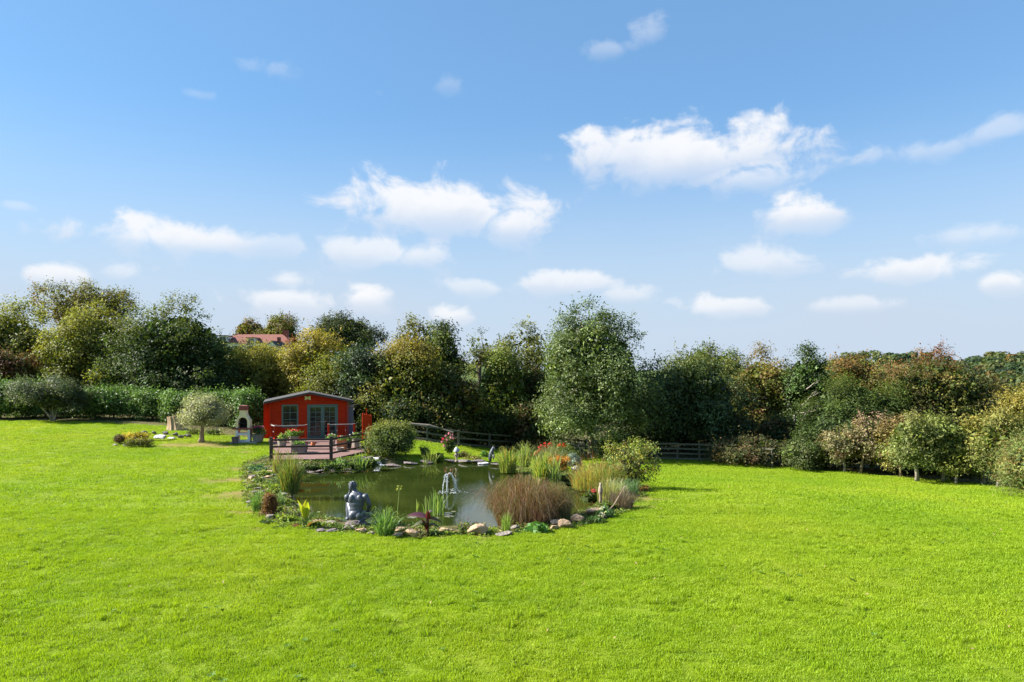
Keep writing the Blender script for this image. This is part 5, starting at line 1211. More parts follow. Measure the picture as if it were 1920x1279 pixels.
clump('purple_sedge', 'purple-brown arching grass tuft at the lawn edge of the bed', 1166, 952, 60, 30, [((.18, .12, .11), 3), ((.13, .10, .075), 2), ((.26, .22, .16), 1)], 520, 96, .012, .7, .7, basef=.34, cat='ornamental grass')
clump('white_sedge', 'whitish wispy grass tuft behind the purple-brown one', 1156, 930, 52, 28, [((.42, .40, .28), 3), ((.24, .28, .13), 2)], 420, 97, .011, .7, .5, basef=.34, cat='ornamental grass')
clump('blue_grass', 'blue-green grass at the lawn edge under the twisted shrub', 1180, 928, 46, 26, [((.10, .19, .09), 3), ((.15, .22, .09), 2)], 420, 98, .012, .6, .4, basef=.36, cat='ornamental grass')
mound('bank_plant', 'white-flowered leafy plant between near rocks and purple grass', 1133, 970, 34, 22, [((.07, .14, .06), 3), ((.62, .62, .58), 1)], .06, 99, 4.5)
mound('bank_plant', 'trailing green plant at the lawn edge by the bent stick', 1116, 980, 44, 14, [((.08, .15, .05), 3), (MG, 2)], .06, 100, 4.5)
mound('yellow_bloom', 'single yellow bloom in front of the purple grass', 1156, 938, 10, 10, [((.62, .52, .04), 1)], .06, 101, 5, lobes=4)
o, s_ = ornament('bird_ornament', 'small brown stone bird standing on the bed by the water', 'garden ornament', 1126, 945)
sm = MB(); sm.lathe([(2.8 * s_, 0), (2.6 * s_, 8 * s_), (2.3 * s_, 16 * s_), (4.0 * s_, 20 * s_), (4.6 * s_, 26 * s_), (3.4 * s_, 32 * s_), (2.1 * s_, 35 * s_), (2.4 * s_, 37 * s_), (1.8 * s_, 39.5 * s_), (.3 * s_, 40.5 * s_)], 12); sm.build('body', STATUE_TAN, o, smooth=True)
MB().tube([(0, -2 * s_, 37.5 * s_), (-.5 * s_, -4.5 * s_, 37 * s_)], [.9 * s_, .1 * s_], 6).build('beak', STATUE_TAN, o)
st_ = MB().tube([gp(1122, 979), Vector(gp(1152, 962)) + Vector((0, 0, .25)), Vector(gp(1172, 945)) + Vector((0, 0, .55))], [.022, .02, .015], 6).build('bent_stick', BARK_TAN); tag(st_, 'bent tan stick bowed along the lawn edge by the purple grass', 'stick')
# reeds standing in the water
r_q = atz(812, 965, WATER_Z)
clump('reed_clump', 'upright green reeds standing in the pond before the fountain', 815, 965, 54, 42, [((.17, .26, .06), 3), ((.26, .31, .10), 1)], 44, 111, .045, .16, .05, basef=.42, z=WATER_Z, hvar=.2)
clump('reed_clump', 'few slanting reeds beside the upright ones in the pond', 781, 966, 26, 34, [((.24, .30, .08), 3)], 5, 112, .05, .9, .1, basef=.1, z=WATER_Z, hvar=.15)
LPAD = mat('lily_pad', (.20, .20, .11), .35, noise=4, tint2=(.13, .11, .07))
for i, (a, b, w_) in enumerate(((783, 962, 12), (790, 966, 10), (822, 964, 18), (838, 963, 22), (842, 968, 20), (818, 971, 16), (850, 959, 10), (772, 970, 18))):
    q = atz(a, b, WATER_Z + .006); s_ = q[1] / F_PX; m = MB(); R_ = w_ * s_ / 2; P_ = [(0, 0, 0)] + [(R_ * math.cos(t), R_ * .9 * math.sin(t), .004 * math.sin(5 * t)) for t in np.linspace(.25, 6.03, 20)]
    m.add(P_, [(0, j, j + 1) for j in range(1, 20)]); L_ = m.build('lily_pad', LPAD); L_.location = q; L_.rotation_euler = (0, 0, i * 1.3); tag(L_, 'brownish lily pad floating at the foot of the pond reeds', 'lily pad', 'lily pads by the reeds')
# near edge: strap plant, agapanthus, cannas, small conifer
clump('agapanthus_plant', 'glossy arching strap-leaved clump at the near pond edge beside the statue', 722, 1003, 78, 44, [((.11, .21, .045), 3), ((.19, .29, .085), 2), ((.07, .14, .03), 2)], 190, 121, .028, .8, .7, basef=.2)
q = gp(744, 990); ag = thing('seed_head_plant', 'single tall stem with yellow-green seed head over the water', 'plant', q); top = Vector(at(749, 916, q[1])) - Vector(q)
MB().tube([(0, 0, -.05), top * .5 + Vector((-.01, 0, 0)), top], [.011, .010, .008], 6).build('stem', mat('green_stem', (.18, .25, .06), .5), ag)
r63 = np.random.default_rng(63)
for i in range(16):
    d = unit(r63.normal(size=3) + np.array([0, 0, .3])); flower_head(ag, top + Vector(d * .075), .026, (.36, .40, .07), r63, 4, 'seed_pod')
def big_leaf(parent, base, direction, length, width, col, mt, bend=.5, name='leaf', twist=0.0, seed=1):
    d = Vector(direction).normalized(); up = Vector((0, 0, 1)); side = d.cross(up)
    if side.length < .1: side = Vector((1, 0, 0))
    side.normalize(); side.rotate(Matrix.Rotation(twist, 3, d)); nrm = side.cross(d).normalized()
    V_, F_, C_ = [], [], []; n = 7; r = np.random.default_rng(seed)
    for i in range(n + 1):
        t = i / n; c = Vector(base) + d * length * t - up * bend * length * t * t * .6; hw = width * .5 * math.sin(math.pi * min(1, .06 + .94 * t) ** .8) + .002
        for e in (-1, -.5, 0, .5, 1):
            V_.append(c + side * hw * e + nrm * (abs(e) * hw * .45)); k_ = .8 if e == 0 else r.uniform(.9, 1.1); C_.append([x * k_ for x in col])
    for i in range(n):
        for j in range(4): F_.append((i * 5 + j, i * 5 + j + 1, (i + 1) * 5 + j + 1, (i + 1) * 5 + j))
    o_ = obj(name, mesh_np(name, [tuple(v) for v in V_], F_, np.clip(C_, 0, 1), True), parent, mt); o_.location = (0, 0, 0); return o_
def canna(label, px, py, leaves_, stemcol, hs):
    q = gp(px, py); o_ = thing('canna_plant', label, 'plant', q)
    mb = MB()
    for (x, y, h_) in hs: mb.tube([(x * .4, y, -.05), (x * .7, y, h_ * .5), (x, y, h_)], [.026, .022, .012], 7)
    mb.build('stem', mat('canna_stem_' + stemcol[0], stemcol[1], .5), o_)
    for i, (b_, d_, l_, w_, c_2, be) in enumerate(leaves_): big_leaf(o_, b_, d_, l_, w_, c_2, BLADE, be, seed=i + int(px), twist=(i % 3 - 1) * .5)
    return o_
YC, GC, RC, PC_ = (.36, .38, .03), (.20, .29, .04), (.16, .025, .02), (.17, .07, .10)
canna('yellow-green broad-leaved canna at the near pond edge before the statue', 572, 990, [((-.05, 0, .25), (-.25, -.1, 1), .55, .17, YC, .15), ((.02, 0, .2), (.15, -.2, 1), .6, .18, YC, .25), ((.05, 0, .15), (.7, -.1, .8), .55, .15, GC, .4), ((0, 0, .1), (-.6, -.2, .7), .4, .13, GC, .5),
      ((.1, 0, .05), (1, .1, .6), .5, .12, (.25, .19, .05), .4), ((-.02, 0, .3), (.05, .2, 1), .45, .16, (.45, .40, .03), .1), ((-.1, 0, .02), (-.8, 0, .35), .3, .11, (.2, .06, .03), .5), ((.08, -.05, .02), (.4, -.3, .6), .35, .1, (.22, .09, .03), .4)], ('green', (.16, .2, .05)), [(0, 0, .35), (.06, .02, .3), (-.07, 0, .3)])
canna('dark red canna with purple drooping leaves at the near pond edge', 801, 1004, [((0, 0, .42), (-1, -.1, .45), .55, .20, PC_, .45), ((0, 0, .45), (.5, .1, .9), .35, .18, (.05, .04, .06), .7), ((0, 0, .38), (1, -.1, .35), .42, .15, (.13, .10, .06), .9), ((0, 0, .3), (-.9, -.2, .3), .4, .14, (.14, .15, .09), .9),
      ((0, 0, .25), (.9, -.3, .3), .38, .15, (.05, .09, .04), .8), ((0, 0, .2), (-.6, -.2, .5), .35, .15, (.06, .12, .04), .7), ((0, 0, .35), (.1, -.3, .9), .35, .13, RC, .2), ((0, 0, .15), (.5, -.3, .6), .35, .12, (.10, .03, .03), .5), ((0, 0, .1), (-.3, -.2, .9), .4, .11, RC, .2)], ('red', (.12, .03, .02)), [(0, 0, .5), (.03, .02, .42)])
mound('brown_conifer', 'small brown cone-shaped dwarf conifer on the pond bank', 507, 967, 30, 46, [((.115, .062, .028), 4), ((.16, .09, .04), 2)], .05, 131, 6, lobes=18, prof='col', spread=.10, asp=.35)
clump('green_tuft', 'green leafy tuft behind the small brown conifer', 484, 958, 34, 32, [((.12, .22, .05), 3), ((.18, .28, .08), 2)], 180, 132, .02, .5, .5)
clump('green_tuft', 'low green tuft between the conifer and flat stones', 523, 948, 36, 22, [((.12, .21, .06), 3), ((.2, .26, .1), 2)], 150, 133, .018, .7, .6)
mound('bank_plant', 'blue-green mat plant near the deck corner', 482, 884, 36, 14, [((.07, .17, .09), 3), (MG, 2)], .05, 134, 4.5)
MATS_ = 'mat plants among the bank stones'
for i, (a, b, w_, h_, lb) in enumerate(((486, 903, 26, 9, 'bright green mat plant between two stone heaps on the bank'), (505, 915, 40, 9, 'moss-green mat plant beside the crocosmia clump'), (498, 934, 40, 12, 'dark green mat plant above the small brown conifer'), (540, 978, 40, 14, 'leafy green mat plant beside the yellow canna'),
                                          (528, 990, 30, 8, 'low green mat plant at the lawn below the flat stones'), (615, 985, 40, 8, 'mossy green mat plant between canna and statue'), (668, 991, 40, 8, 'mossy green mat plant at the foot of the statue'), (830, 1003, 50, 8, 'mossy green mat plant beside the dark red canna'),
                                          (868, 998, 16, 12, 'small dark-flowered plant before the tilted tan rock'), (925, 996, 26, 8, 'yellowish mat plant between near rocks'), (1060, 985, 30, 10, 'dark mat plant between near tan rocks'))):
    mound('mat_plant', lb, a, b, w_, h_, [((.12, .20, .03), 3), ((.20, .25, .04), 2)] if i % 2 else [(MG, 3), ((.13, .2, .05), 2)], .045, 140 + i, 4.2, group=MATS_)
more = [(470, 880, 'green cushion at the lawn corner of the planted bank'), (496, 892, 'pale mossy cushion amid the upper bank stones'), (474, 916, 'yellow-green cushion at the lawn rim of the bank'), (488, 930, 'dense green cushion below the lower stone heap'), (512, 926, 'mossy cushion between stones and crocosmia'), (515, 958, 'leafy cushion beside the brown conifer, pond side'),
        (500, 982, 'green cushion on the lawn rim below the brown conifer'), (552, 984, 'broad green cushion under the yellow canna'), (590, 990, 'mossy cushion before the thin slate slab'), (640, 993, 'bright mossy cushion between slate and flat rock'), (704, 994, 'green cushion behind the strap plant'), (760, 1000, 'green cushion beside the brown split rock'),
        (815, 1002, 'mossy cushion between dark red canna and long flat rock'), (915, 1001, 'straw-green cushion between pointed rock and flat rock'), (985, 996, 'green cushion behind the crinkled plant'), (1096, 982, 'green cushion before the pond corner rock'), (530, 972, 'low leafy cushion between conifer and canna'), (478, 946, 'green cushion at the worn turf'), (524, 906, 'green cushion under the crocosmia, lawn side'), (535, 944, 'mossy cushion on the flat stones')]
for i, (a, b, lb) in enumerate(more):
    mound('mat_plant', lb, a, b, 26 + (i * 11) % 20, 7 + (i * 5) % 7, [((.13, .20, .03), 3), ((.22, .25, .05), 2), ((.08, .13, .03), 2)] if i % 3 else [(MG, 3), ((.10, .17, .06), 2)], .05, 240 + i, 4.2, group=MATS_)
rg = np.random.default_rng(88); bx0, by0 = BED.min(0); bx1, by1 = BED.max(0)
gx_, gy_ = rg.uniform(bx0, bx1, 90000), rg.uniform(by0, by1, 90000)
kk = (poly_sd(gx_, gy_, BED) < .12) & (poly_sd(gx_, gy_, POND) > .10) & (fnoise(gx_, gy_, 3.0, 41) > rg.uniform(-.9, .5, 90000)); gx_, gy_ = gx_[kk], gy_[kk]
sdp = poly_sd(gx_, gy_, POND); gz_c = g(gx_, gy_) * S((sdp + .02) / .4) + (1 - S((sdp + .02) / .4)) * (WATER_Z - .03)
pg = np.stack([gx_, gy_, gz_c + rg.uniform(.0, .07, len(gx_))], 1)
V_, F_, C_ = leaf_quads(pg, unit(rg.normal(size=pg.shape) * .6 + np.array([0, 0, 1])), rg.uniform(.05, .12, len(pg)), rg.uniform(.03, .06, len(pg)), pal_pick([((.13, .20, .03), 3), ((.20, .22, .05), 2), ((.08, .13, .03), 2), ((.16, .10, .05), 1)], len(pg), rg) * rg.uniform(.7, 1.2, (len(pg), 1)), rg)
tag(obj('ground_cover', mesh_np('ground_cover', V_, F_, np.clip(C_, 0, 1)), None, LEAF), 'low leafy ground cover and moss filling the pond bed between plants', None, kind='stuff')
# thrift heads on wiry stems
for i, (a, b) in enumerate(((874, 984), (881, 978), (884, 984), (889, 980), (868, 988), (878, 990), (886, 987), (877, 972), (865, 983))):
    q = gp(870 + i, 998); p = Vector(at(a, b, q[1])); f = thing('thrift_flower', 'tiny purple bead-like flower on a wiry stem over the pond edge', 'flower', q, 0, 'purple bead flowers'); MB().tube([(0, 0, -.03), p - Vector(q)], [.003, .003], 4).build('stem', BARK, f); MB().ball(p - Vector(q), .018, 7, 5).build('bloom', mat('thrift', (.12, .03, .09), .6), f)

# ---- rocks round the water
near = [(775, 1008, 36, 26, ROCK_TAN, 'brown split rock between strap plant and dark red canna'), (838, 997, 34, 12, ROCK_TAN, 'long flat tan rock behind the dark red canna'), (895, 1002, 46, 26, ROCK_TAN, 'tilted pointed tan rock, biggest at the near edge'), (946, 1004, 38, 11, ROCK, 'flat grey rock before the light green tuft'),
        (1060, 991, 34, 24, ROCK_TAN, 'angular tan rock beside the crinkled green plant'), (1041, 985, 26, 18, ROCK, 'grey rock half hidden behind the angular tan rock'), (1085, 980, 34, 22, ROCK_TAN, 'brown rock at the pond corner below the olive sedge'), (1112, 968, 30, 24, ROCK_TAN, 'pale tan rock leaning beside the white-flowered plant'),
        (1040, 994, 20, 12, ROCK_TAN, 'small tan rock on the lawn side of the angular rock'), (966, 993, 22, 11, ROCK, 'small grey rock behind the crinkled green plant'), (747, 996, 30, 9, ROCK_TAN, 'flat tan rock behind the strap plant'), (677, 1001, 24, 14, ROCK_TAN, 'pinkish brown square rock at the statue’s lawn side'),
        (696, 1003, 16, 9, ROCK, 'small grey rock under the strap plant leaves'), (624, 998, 28, 9, ROCK_PURPLE, 'domed purple slate rock on the lawn edge'), (600, 996, 24, 6, ROCK_PURPLE, 'thin purple slate slab beside the domed slate'), (655, 992, 34, 9, ROCK, 'broad flat rock the statue stands on'), (617, 983, 34, 8, ROCK, 'pale flat rock at the water between canna and statue'),
        (598, 979, 24, 6, ROCK_TAN, 'flat tan rock behind the yellow canna'), (507, 972, 22, 10, ROCK, 'grey rock at the foot of the small brown conifer'), (492, 966, 14, 8, ROCK_TAN, 'tan rock behind the small brown conifer'), (470, 946, 18, 11, ROCK_PURPLE, 'dark rock at the lawn side of the leafy tuft'), (745, 1005, 22, 9, ROCK, 'grey stone by the strap plant’s lawn side'),
        (1130, 960, 20, 12, ROCK, 'small grey rock under the white-flowered plant')]
for a, b, w_, h_, mt, lb in near: rock(lb, a, b, w_, h_, mt, 'rocks edging the near side of the pond')
bank = [(466, 888), (474, 895), (485, 892), (476, 904), (493, 899), (502, 896), (484, 918), (478, 925), (492, 924), (500, 912), (493, 880), (506, 886), (513, 893), (520, 925), (532, 928), (505, 938), (480, 912), (470, 898), (510, 906), (488, 887)]
for i, (a, b) in enumerate(bank): rock('small brown or grey stone of the stone heaps on the planted bank near the deck', a, b, 12 + (i * 7) % 9, 6 + (i * 5) % 5, (ROCK, ROCK_PURPLE, ROCK_TAN)[i % 3] if i % 2 else ROCK, 'stones of the planted bank')
flat = [(538, 934), (545, 946), (556, 950), (550, 958), (563, 962), (538, 922), (572, 970), (530, 914), (585, 975)]
for i, (a, b) in enumerate(flat): rock('flat paving-like stone stepping down to the water beside the crocosmia', a, b, 26, 6, ROCK if i % 3 else ROCK_TAN, 'flat stones at the water’s edge', z=-.18)
for i, (a, b) in enumerate(((588, 886), (615, 884), (650, 882), (684, 879), (740, 876))): rock('dark stone of the bank wall below the deck', a, b, 44, 9, ROCK_PURPLE, 'dark stones of the deck bank', z=-.30)

# ------------------------------------------------------------------ statue
q = gp(662, 986); sz = q[1] / F_PX * 73.0
statue = thing('statue', 'blue-grey statue of a nude crouching man seen from behind at the pond edge', 'statue', (q[0] + .08, q[1], q[2] + .10))
sb = MB()
def limb(a, b, ra, rb, n=5, bulge=0.0):
    a, b = Vector(a), Vector(b); path = [a.lerp(b, i / n) for i in range(n + 1)]; rad = [ra + (rb - ra) * i / n + bulge * math.sin(math.pi * i / n) for i in range(n + 1)]
    sb.tube(path, rad, 12); sb.ball(a, ra, 12, 8); sb.ball(b, rb, 12, 8)
# torso, leaning forward, broad shoulders
for (c, r, sq) in (((0, .0, .22), .135, (1.25, .95, 1.0)), ((0, .02, .34), .140, (1.25, .85, 1.1)), ((0, .03, .45), .148, (1.35, .85, 1.1)), ((0, .04, .55), .158, (1.42, .80, 1.0)), ((0, .06, .63), .145, (1.40, .78, .85)), ((-.01, .08, .70), .10, (1.7, .9, .75))):
    sb.ball(c, r, 18, 12, sq)
for sx in (-1, 1):
    sb.ball((sx * .085, -.045, .165), .108, 14, 10, (1, 1.0, 1.05))                # buttocks
    sb.ball((sx * .105, -.045, .60), .078, 12, 8, (1.0, .55, 1.35))                # shoulder blades
    sb.ball((sx * .055, -.055, .40), .055, 12, 8, (.8, .6, 2.2))                   # muscles along the spine
sb.ball((.235, .04, .645), .082, 12, 8); sb.ball((-.245, .07, .625), .082, 12, 8)  # deltoids
limb((.245, .04, .635), (.335, .02, .44), .068, .052, bulge=.008); limb((.335, .02, .44), (.275, .19, .24), .052, .036, bulge=.008); sb.ball((.265, .22, .215), .045, 10, 8, (.8, 1.2, .7))
limb((-.255, .07, .62), (-.31, .30, .50), .066, .052, bulge=.006); limb((-.31, .30, .50), (-.21, .26, .74), .05, .035, bulge=.006); sb.ball((-.20, .25, .77), .045, 10, 8)
limb((-.02, .08, .71), (-.09, .15, .80), .075, .066)                                  # neck
sb.ball((-.135, .17, .885), .096, 16, 12, (.95, 1.12, 1.15)); sb.ball((-.185, .22, .84), .058, 12, 8); sb.ball((-.228, .235, .87), .022, 8, 6, (1.2, 1, 1.4))   # skull, jaw, nose
sb.ball((-.062, .14, .865), .026, 8, 6, (.6, 1, 1.3))                                # ear
limb((-.10, .02, .20), (-.285, .36, .50), .098, .068, bulge=.01); limb((-.285, .36, .50), (-.25, .16, .085), .062, .042, bulge=.014)
limb((-.25, .14, .05), (-.33, .27, .03), .045, .032)                                 # planted foot
limb((.10, .02, .19), (.30, .33, .13), .098, .07, bulge=.01); limb((.30, .33, .12), (.14, -.04, .07), .06, .042, bulge=.012); limb((.14, -.05, .06), (.12, -.16, .035), .042, .03)
bo_ = sb.build('body', STATUE, statue, smooth=True); bo_.scale = (sz, sz, sz)
rm = bo_.modifiers.new('blend', 'REMESH'); rm.mode = 'VOXEL'; rm.voxel_size = .0115; rm.use_smooth_shade = True
sm_ = bo_.modifiers.new('smooth', 'SMOOTH'); sm_.factor = .5; sm_.iterations = 5
hb = MB(); hr2 = random.Random(2)
for _ in range(70):                                                                   # curls
    d = Vector((hr2.gauss(0, 1), hr2.gauss(-.1, 1), hr2.gauss(.55, .8))).normalized()
    if d.z < -.35 or (d.x < -.55 and d.z < .35): continue
    hb.ball((-.135 + d.x * .094, .17 + d.y * .108, .893 + d.z * .108), hr2.uniform(.020, .030), 7, 5)
hb_o = hb.build('hair', STATUE, statue, smooth=True); hb_o.scale = (sz, sz, sz)
pd = MB(); pd.lathe([(.30, -.16), (.31, -.09), (.28, -.02), (.26, .012)], 11); po = pd.build('plinth', ROCK_PURPLE, statue); po.scale = (1.0, .75, 1)

# ------------------------------------------------------------------ fountain
fo_ = thing('fountain', 'small pond fountain throwing two arcs of white water from a dark pipe', 'fountain', FOUNT)
fs = FOUNT[1] / F_PX
MB().tube([(.04, 0, -.2), (.02, 0, 22 * fs), (-.03, 0, 31 * fs)], [.016, .015, .012], 8).build('pipe', BLACK, fo_, smooth=True)
rj = random.Random(6)
for ang, dist, hh_ in ((math.pi * 1.02, 9, 35), (-.1, 17, 36), (math.pi * 1.4, 4, 33)):
    jt = MB()
    for k_ in range(2):
        a_ = ang + rj.uniform(-.12, .12); D_ = dist * fs * rj.uniform(.88, 1.1); H_ = hh_ * fs * rj.uniform(.96, 1.05); P_, R_ = [], []
        for i in range(13):
            t = i / 12; P_.append((-.03 + math.cos(a_) * D_ * t, math.sin(a_) * D_ * t, 31 * fs + (H_ - 31 * fs) * 4 * t * (1 - t) - 31 * fs * t ** 2.2)); R_.append(.006 + .005 * t)
        jt.tube(P_, R_, 5)
        for i in range(26):
            t = rj.uniform(.3, 1); jt.ball((-.03 + math.cos(a_) * D_ * t + rj.gauss(0, .03), math.sin(a_) * D_ * t + rj.gauss(0, .03), max(.01, 31 * fs + (H_ - 31 * fs) * 4 * t * (1 - t) - 31 * fs * t ** 2.2 + rj.gauss(0, .03))), rj.uniform(.004, .011), 5, 4)
    jt.build('water_arc', WATERJET, fo_, smooth=True)
ff = MB()
for cx_, cy_ in ((-8, 0), (17, 0), (-7, -4), (3, 3), (10, -3)):
    for _ in range(16): ff.ball((cx_ * fs + rj.gauss(0, .16), cy_ * fs * 3 + rj.gauss(0, .16), .0), rj.uniform(.005, .017), 6, 4, (1.5, 1.3, .45))
f_ = ff.build('foam', FOAM, fo_, smooth=True); f_['kind'] = 'stuff'

# ------------------------------------------------------------------ houses on the far rise
hx, hy = (487 - CX) / F_PX * 150, 150.0
def W_(px, py, Y=150.0): return at(px, py, Y)
hz0 = float(g(hx, hy)) - .5
house = thing('far_house', 'white bungalow with red hipped roof and dormers on the far rise', 'house', (hx, hy, hz0))
ez = W_(0, 645)[2] - hz0; rz_ = W_(0, 627)[2] - hz0; hw2 = 68 / F_PX * 150
MB().box(-hw2, hw2, -4, 4, 0, ez).build('wall', HOUSE_WALL, house)
rp = MB(); rp.add([(-hw2 - .4, -4.5, ez), (hw2 + .4, -4.5, ez), (hw2 + .4, 4.5, ez), (-hw2 - .4, 4.5, ez), (-hw2 + 3.2, 0, rz_), (hw2 - 2.8, 0, rz_)], [(0, 1, 5, 4), (1, 2, 5), (2, 3, 4, 5), (3, 0, 4), (3, 2, 1, 0)]); rf = rp.build('roof', HOUSE_ROOF, house)
for cx_ in (hw2 - 2.2, ): MB().box(cx_ - .5, cx_ + .5, -.5, .5, rz_ - .8, rz_ + .9).build('chimney', BRICK_RED, rf)
for (a, b, yt, yb) in ((428, 441, 632, 643), (478, 492, 636, 650)):
    x0, x1 = W_(a, 0)[0] - hx, W_(b, 0)[0] - hx; z1 = W_(0, yt)[2] - hz0; z0 = W_(0, yb)[2] - hz0
    dm = MB().box(x0, x1, -4.6, -1.5, z0, z1).build('dormer', HOUSE_WALL, house); MB().box(x0 - .2, x1 + .2, -4.8, -1.5, z1, z1 + .18).build('dormer_roof', HOUSE_ROOF, dm)
    MB().box(x0 + .15, (x0 + x1) / 2 - .06, -4.66, -4.6, z0 + .25, z1 - .2).build('window', GLASS_DARK, dm); MB().box((x0 + x1) / 2 + .06, x1 - .15, -4.66, -4.6, z0 + .25, z1 - .2).build('window', GLASS_DARK, dm)
for k_ in range(5):
    x0 = -hw2 + 1.2 + k_ * 3.0; MB().box(x0, x0 + 1.3, -4.06, -4, ez - 1.9, ez - .6).build('window', GLASS_DARK, house)
x2, y2 = (519 - CX) / F_PX * 135, 135.0; hz2 = float(g(x2, y2)) - .5
h2 = thing('far_cottage', 'small white gabled cottage below the far red-roofed house', 'house', (x2, y2, hz2)); e2 = W_(0, 652, 135)[2] - hz2; r2 = W_(0, 641, 135)[2] - hz2
MB().prism([(-1.0, 0), (1.2, 0), (1.2, e2), (0, r2), (-1.0, e2)], -3, 3).build('wall', HOUSE_WALL, h2); MB().prism([(-1.2, e2 - .15), (0, r2), (0, r2 + .15), (-1.2, e2)], -3.1, 3.1).build('roof', FELT, h2); MB().prism([(0, r2), (1.4, e2 - .15), (1.4, e2), (0, r2 + .15)], -3.1, 3.1).build('roof', FELT, h2)
MB().box(-.3, .5, -3.05, -3, e2 - 1.2, e2 - .1).build('window', GLASS_DARK, h2); MB().box(.2, .7, -.4, .4, r2 - .2, r2 + .9).build('chimney', BRICK_RED, h2)

# ------------------------------------------------------------------ far woods on the hill
rw = np.random.default_rng(77)
Vs, Fs, Cs = [], [], []; base_n = 0
N = 900
yy = rw.uniform(120, 640, N) ** 1.0; u_ = rw.uniform(.42, .80, N); xx = u_ * yy
zz_ = g(xx, yy)
pal_w = np.array([(.035, .06, .025), (.05, .08, .028), (.075, .095, .03), (.10, .10, .03), (.14, .09, .03), (.035, .055, .035)])
for i in range(N):
    if yy[i] > 520 and rw.random() < .35: continue
    R = rw.uniform(2.6, 5.0); m = 90
    d = unit(rw.normal(size=(m, 3))); P = d * np.array([R, R, R * .85]) * rw.uniform(.75, 1.05, (m, 1)) + np.array([xx[i], yy[i], zz_[i] + R * .75])
    c = pal_w[rw.choice(6, p=[.25, .28, .2, .12, .05, .10])] * rw.normal(1, .2, (m, 1)).clip(.5, 1.6)
    V_, F_, C_ = leaf_quads(P, unit(d + rw.normal(size=d.shape) * .35 + np.array([0, 0, .3])), R * .55, R * .42, c, rw)
    Vs.append(V_); Fs.append(F_ + base_n); Cs.append(C_); base_n += len(V_)
wd = obj('far_woodland', mesh_np('far_woodland', np.concatenate(Vs), np.concatenate(Fs), np.clip(np.concatenate(Cs), 0, 1)), None, LEAF); tag(wd, 'distant mixed woodland covering the far hillside', None, kind='stuff')

# ------------------------------------------------------------------ edge plants of the picture
q = gp(1925, 935)
shrub('broom_bush', 'feathery green broom bush cut by the picture edge on the lawn', 1874, 2000, 806, 934, q[1], [((.10, .15, .05), 3), ((.15, .18, .06), 2), ((.2, .13, .05), 1)], .12, 'round', k=3.4, lobes=18, spread=.35, asp=.14, up=.2)

tw = thing('overhanging_tree', 'near tree out of frame whose leafy twig dips in at the picture edge', 'tree', on(10.2, 9.6))
gz9 = tw.location.z
tt = MB(); tt.tube([(0, 0, -.1), (.05, 0, 2.5), (-.1, 0, 5), (0, 0, 7.5)], [.22, .18, .13, .06], 9); tt.tube([(-.05, 0, 4.6), (-1.4, -.3, 5.5), (-2.55, -.55, 6.1 - gz9), (-3.0, -.6, 5.92 - gz9)], [.07, .04, .018, .006], 6); tt.tube([(-.05, 0, 5.2), (1.2, .4, 6.6), (2.1, .6, 7.2)], [.07, .045, .015], 6); tt.build('trunk', BARK, tw, smooth=True)
r9 = np.random.default_rng(9); pts9 = np.concatenate([np.array([-3.02, -.6, 5.92 - gz9]) + r9.normal(size=(9, 3)) * np.array([.05, .05, .07]), np.array([0.6, .2, 7.0]) + r9.normal(size=(5000, 3)) * np.array([.75, .75, .6])]); pts9 = pts9[(pts9[:, 0] > -1.6) | (np.arange(len(pts9)) < 9)]
V_, F_, C_ = leaf_quads(pts9, unit(r9.normal(size=pts9.shape) + np.array([0, -.5, .5])), .09, .05, np.tile(np.array([.05, .09, .025]), (len(pts9), 1)), r9); obj('crown', mesh_np('crown', V_, F_, C_), tw, LEAF)
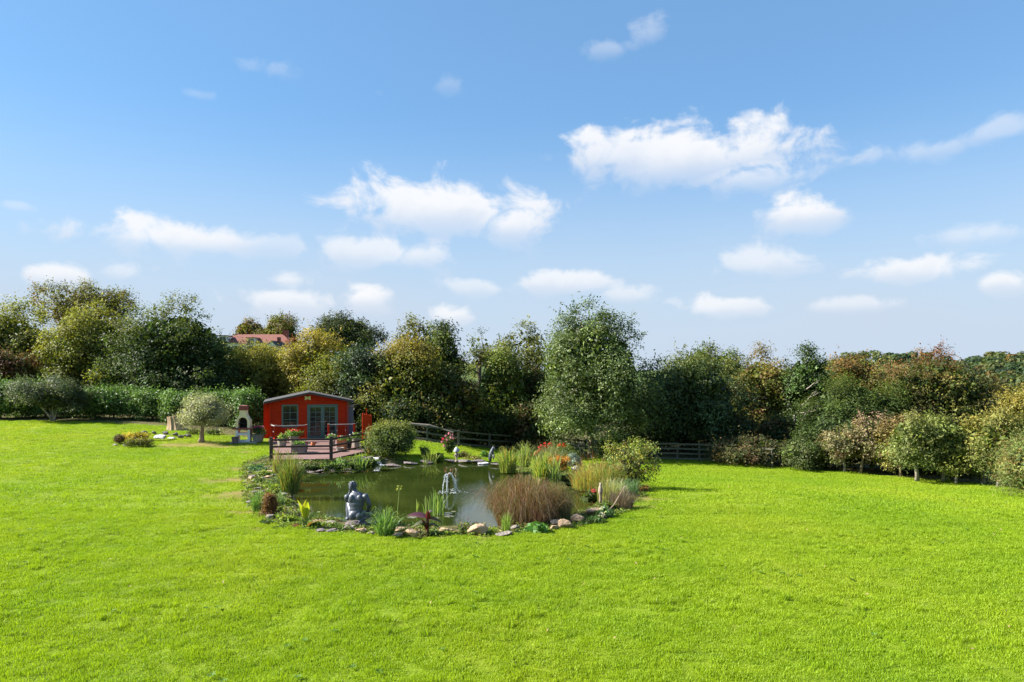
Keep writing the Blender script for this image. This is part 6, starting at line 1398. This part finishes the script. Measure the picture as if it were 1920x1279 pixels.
# ------------------------------------------------------------------ the turf itself
g_a = [proto('grass_patch', blade_patch('grass_patch', 460, .42, .033, .0062, s), GRASS_M) for s in (1, 2)]
g_b = [proto('grass_patch_far', blade_patch('grass_patch_far', 260, .62, .035, .011, 3), GRASS_M)]
scatter('lawn_grass', 'short lime green blades of the mown lawn close by', lawn_points(7.6, 20, .26, 5), g_a[:1], .6, 1.35, 7)
scatter('lawn_turf', 'short lime green blades of the mown lawn further off', lawn_points(19.8, 50, .40, 6), g_b, .6, 1.3, 9)
# coarser tufts that the mower left standing
tp = proto('grass_tuft', blade_patch('grass_tuft', 90, .16, .10, .007, 12), GRASS_M)
lp = lawn_points(7.6, 24, .26, 15); fn = fnoise(lp[:, 0], lp[:, 1], 1.1, 33); keep = (fn > .55) & (rng.uniform(0, 1, len(lp)) < .35)
scatter('lawn_tufts', 'scattered longer tufts standing in the lawn', lp[keep], [tp], .5, 1.1, 21, .3)
def rosette(seed, n, L_, cols):
    r = np.random.default_rng(seed); a_ = np.arange(n) * 2.4 + r.uniform(0, 1, n); dd_ = np.stack([np.cos(a_), np.sin(a_), np.full(n, .25)], 1)
    V_, F_, C_ = leaf_quads(dd_ * L_ * .55 + np.array([0, 0, .022]), unit(np.stack([-np.cos(a_) * .4, -np.sin(a_) * .4, np.ones(n)], 1)), L_, L_ * .45, pal_pick(cols, n, r), r, tdir=dd_ * 4); return mesh_np('weed', V_, F_, C_)
lp = lawn_points(7.6, 30, .22, 25); fn = fnoise(lp[:, 0] * .45, lp[:, 1], 1.3, 51); keep = (fn > .35) & (rng.uniform(0, 1, len(lp)) < .035)
scatter('lawn_weeds', 'dark flat weed rosettes growing in loose drifts through the lawn', lp[keep] + np.array([0, 0, .012]), [proto('weed', rosette(3, 9, .055, [((.10, .19, .03), 3), ((.14, .23, .05), 2)]), LEAF)], .8, 1.6, 31, .2)
lp = lawn_points(7.6, 34, .5, 26); keep = rng.uniform(0, 1, len(lp)) < .045
scatter('fallen_leaves', 'few dry fallen leaves lying on the lawn', lp[keep] + np.array([0, 0, .03]), [proto('dry_leaf', rosette(5, 1, .07, [((.34, .24, .12), 1)]), LEAF)], .8, 1.2, 32, .5)
print('tris', sum(len(m.loop_triangles) or len(m.polygons) * 2 for m in bpy.data.meshes))
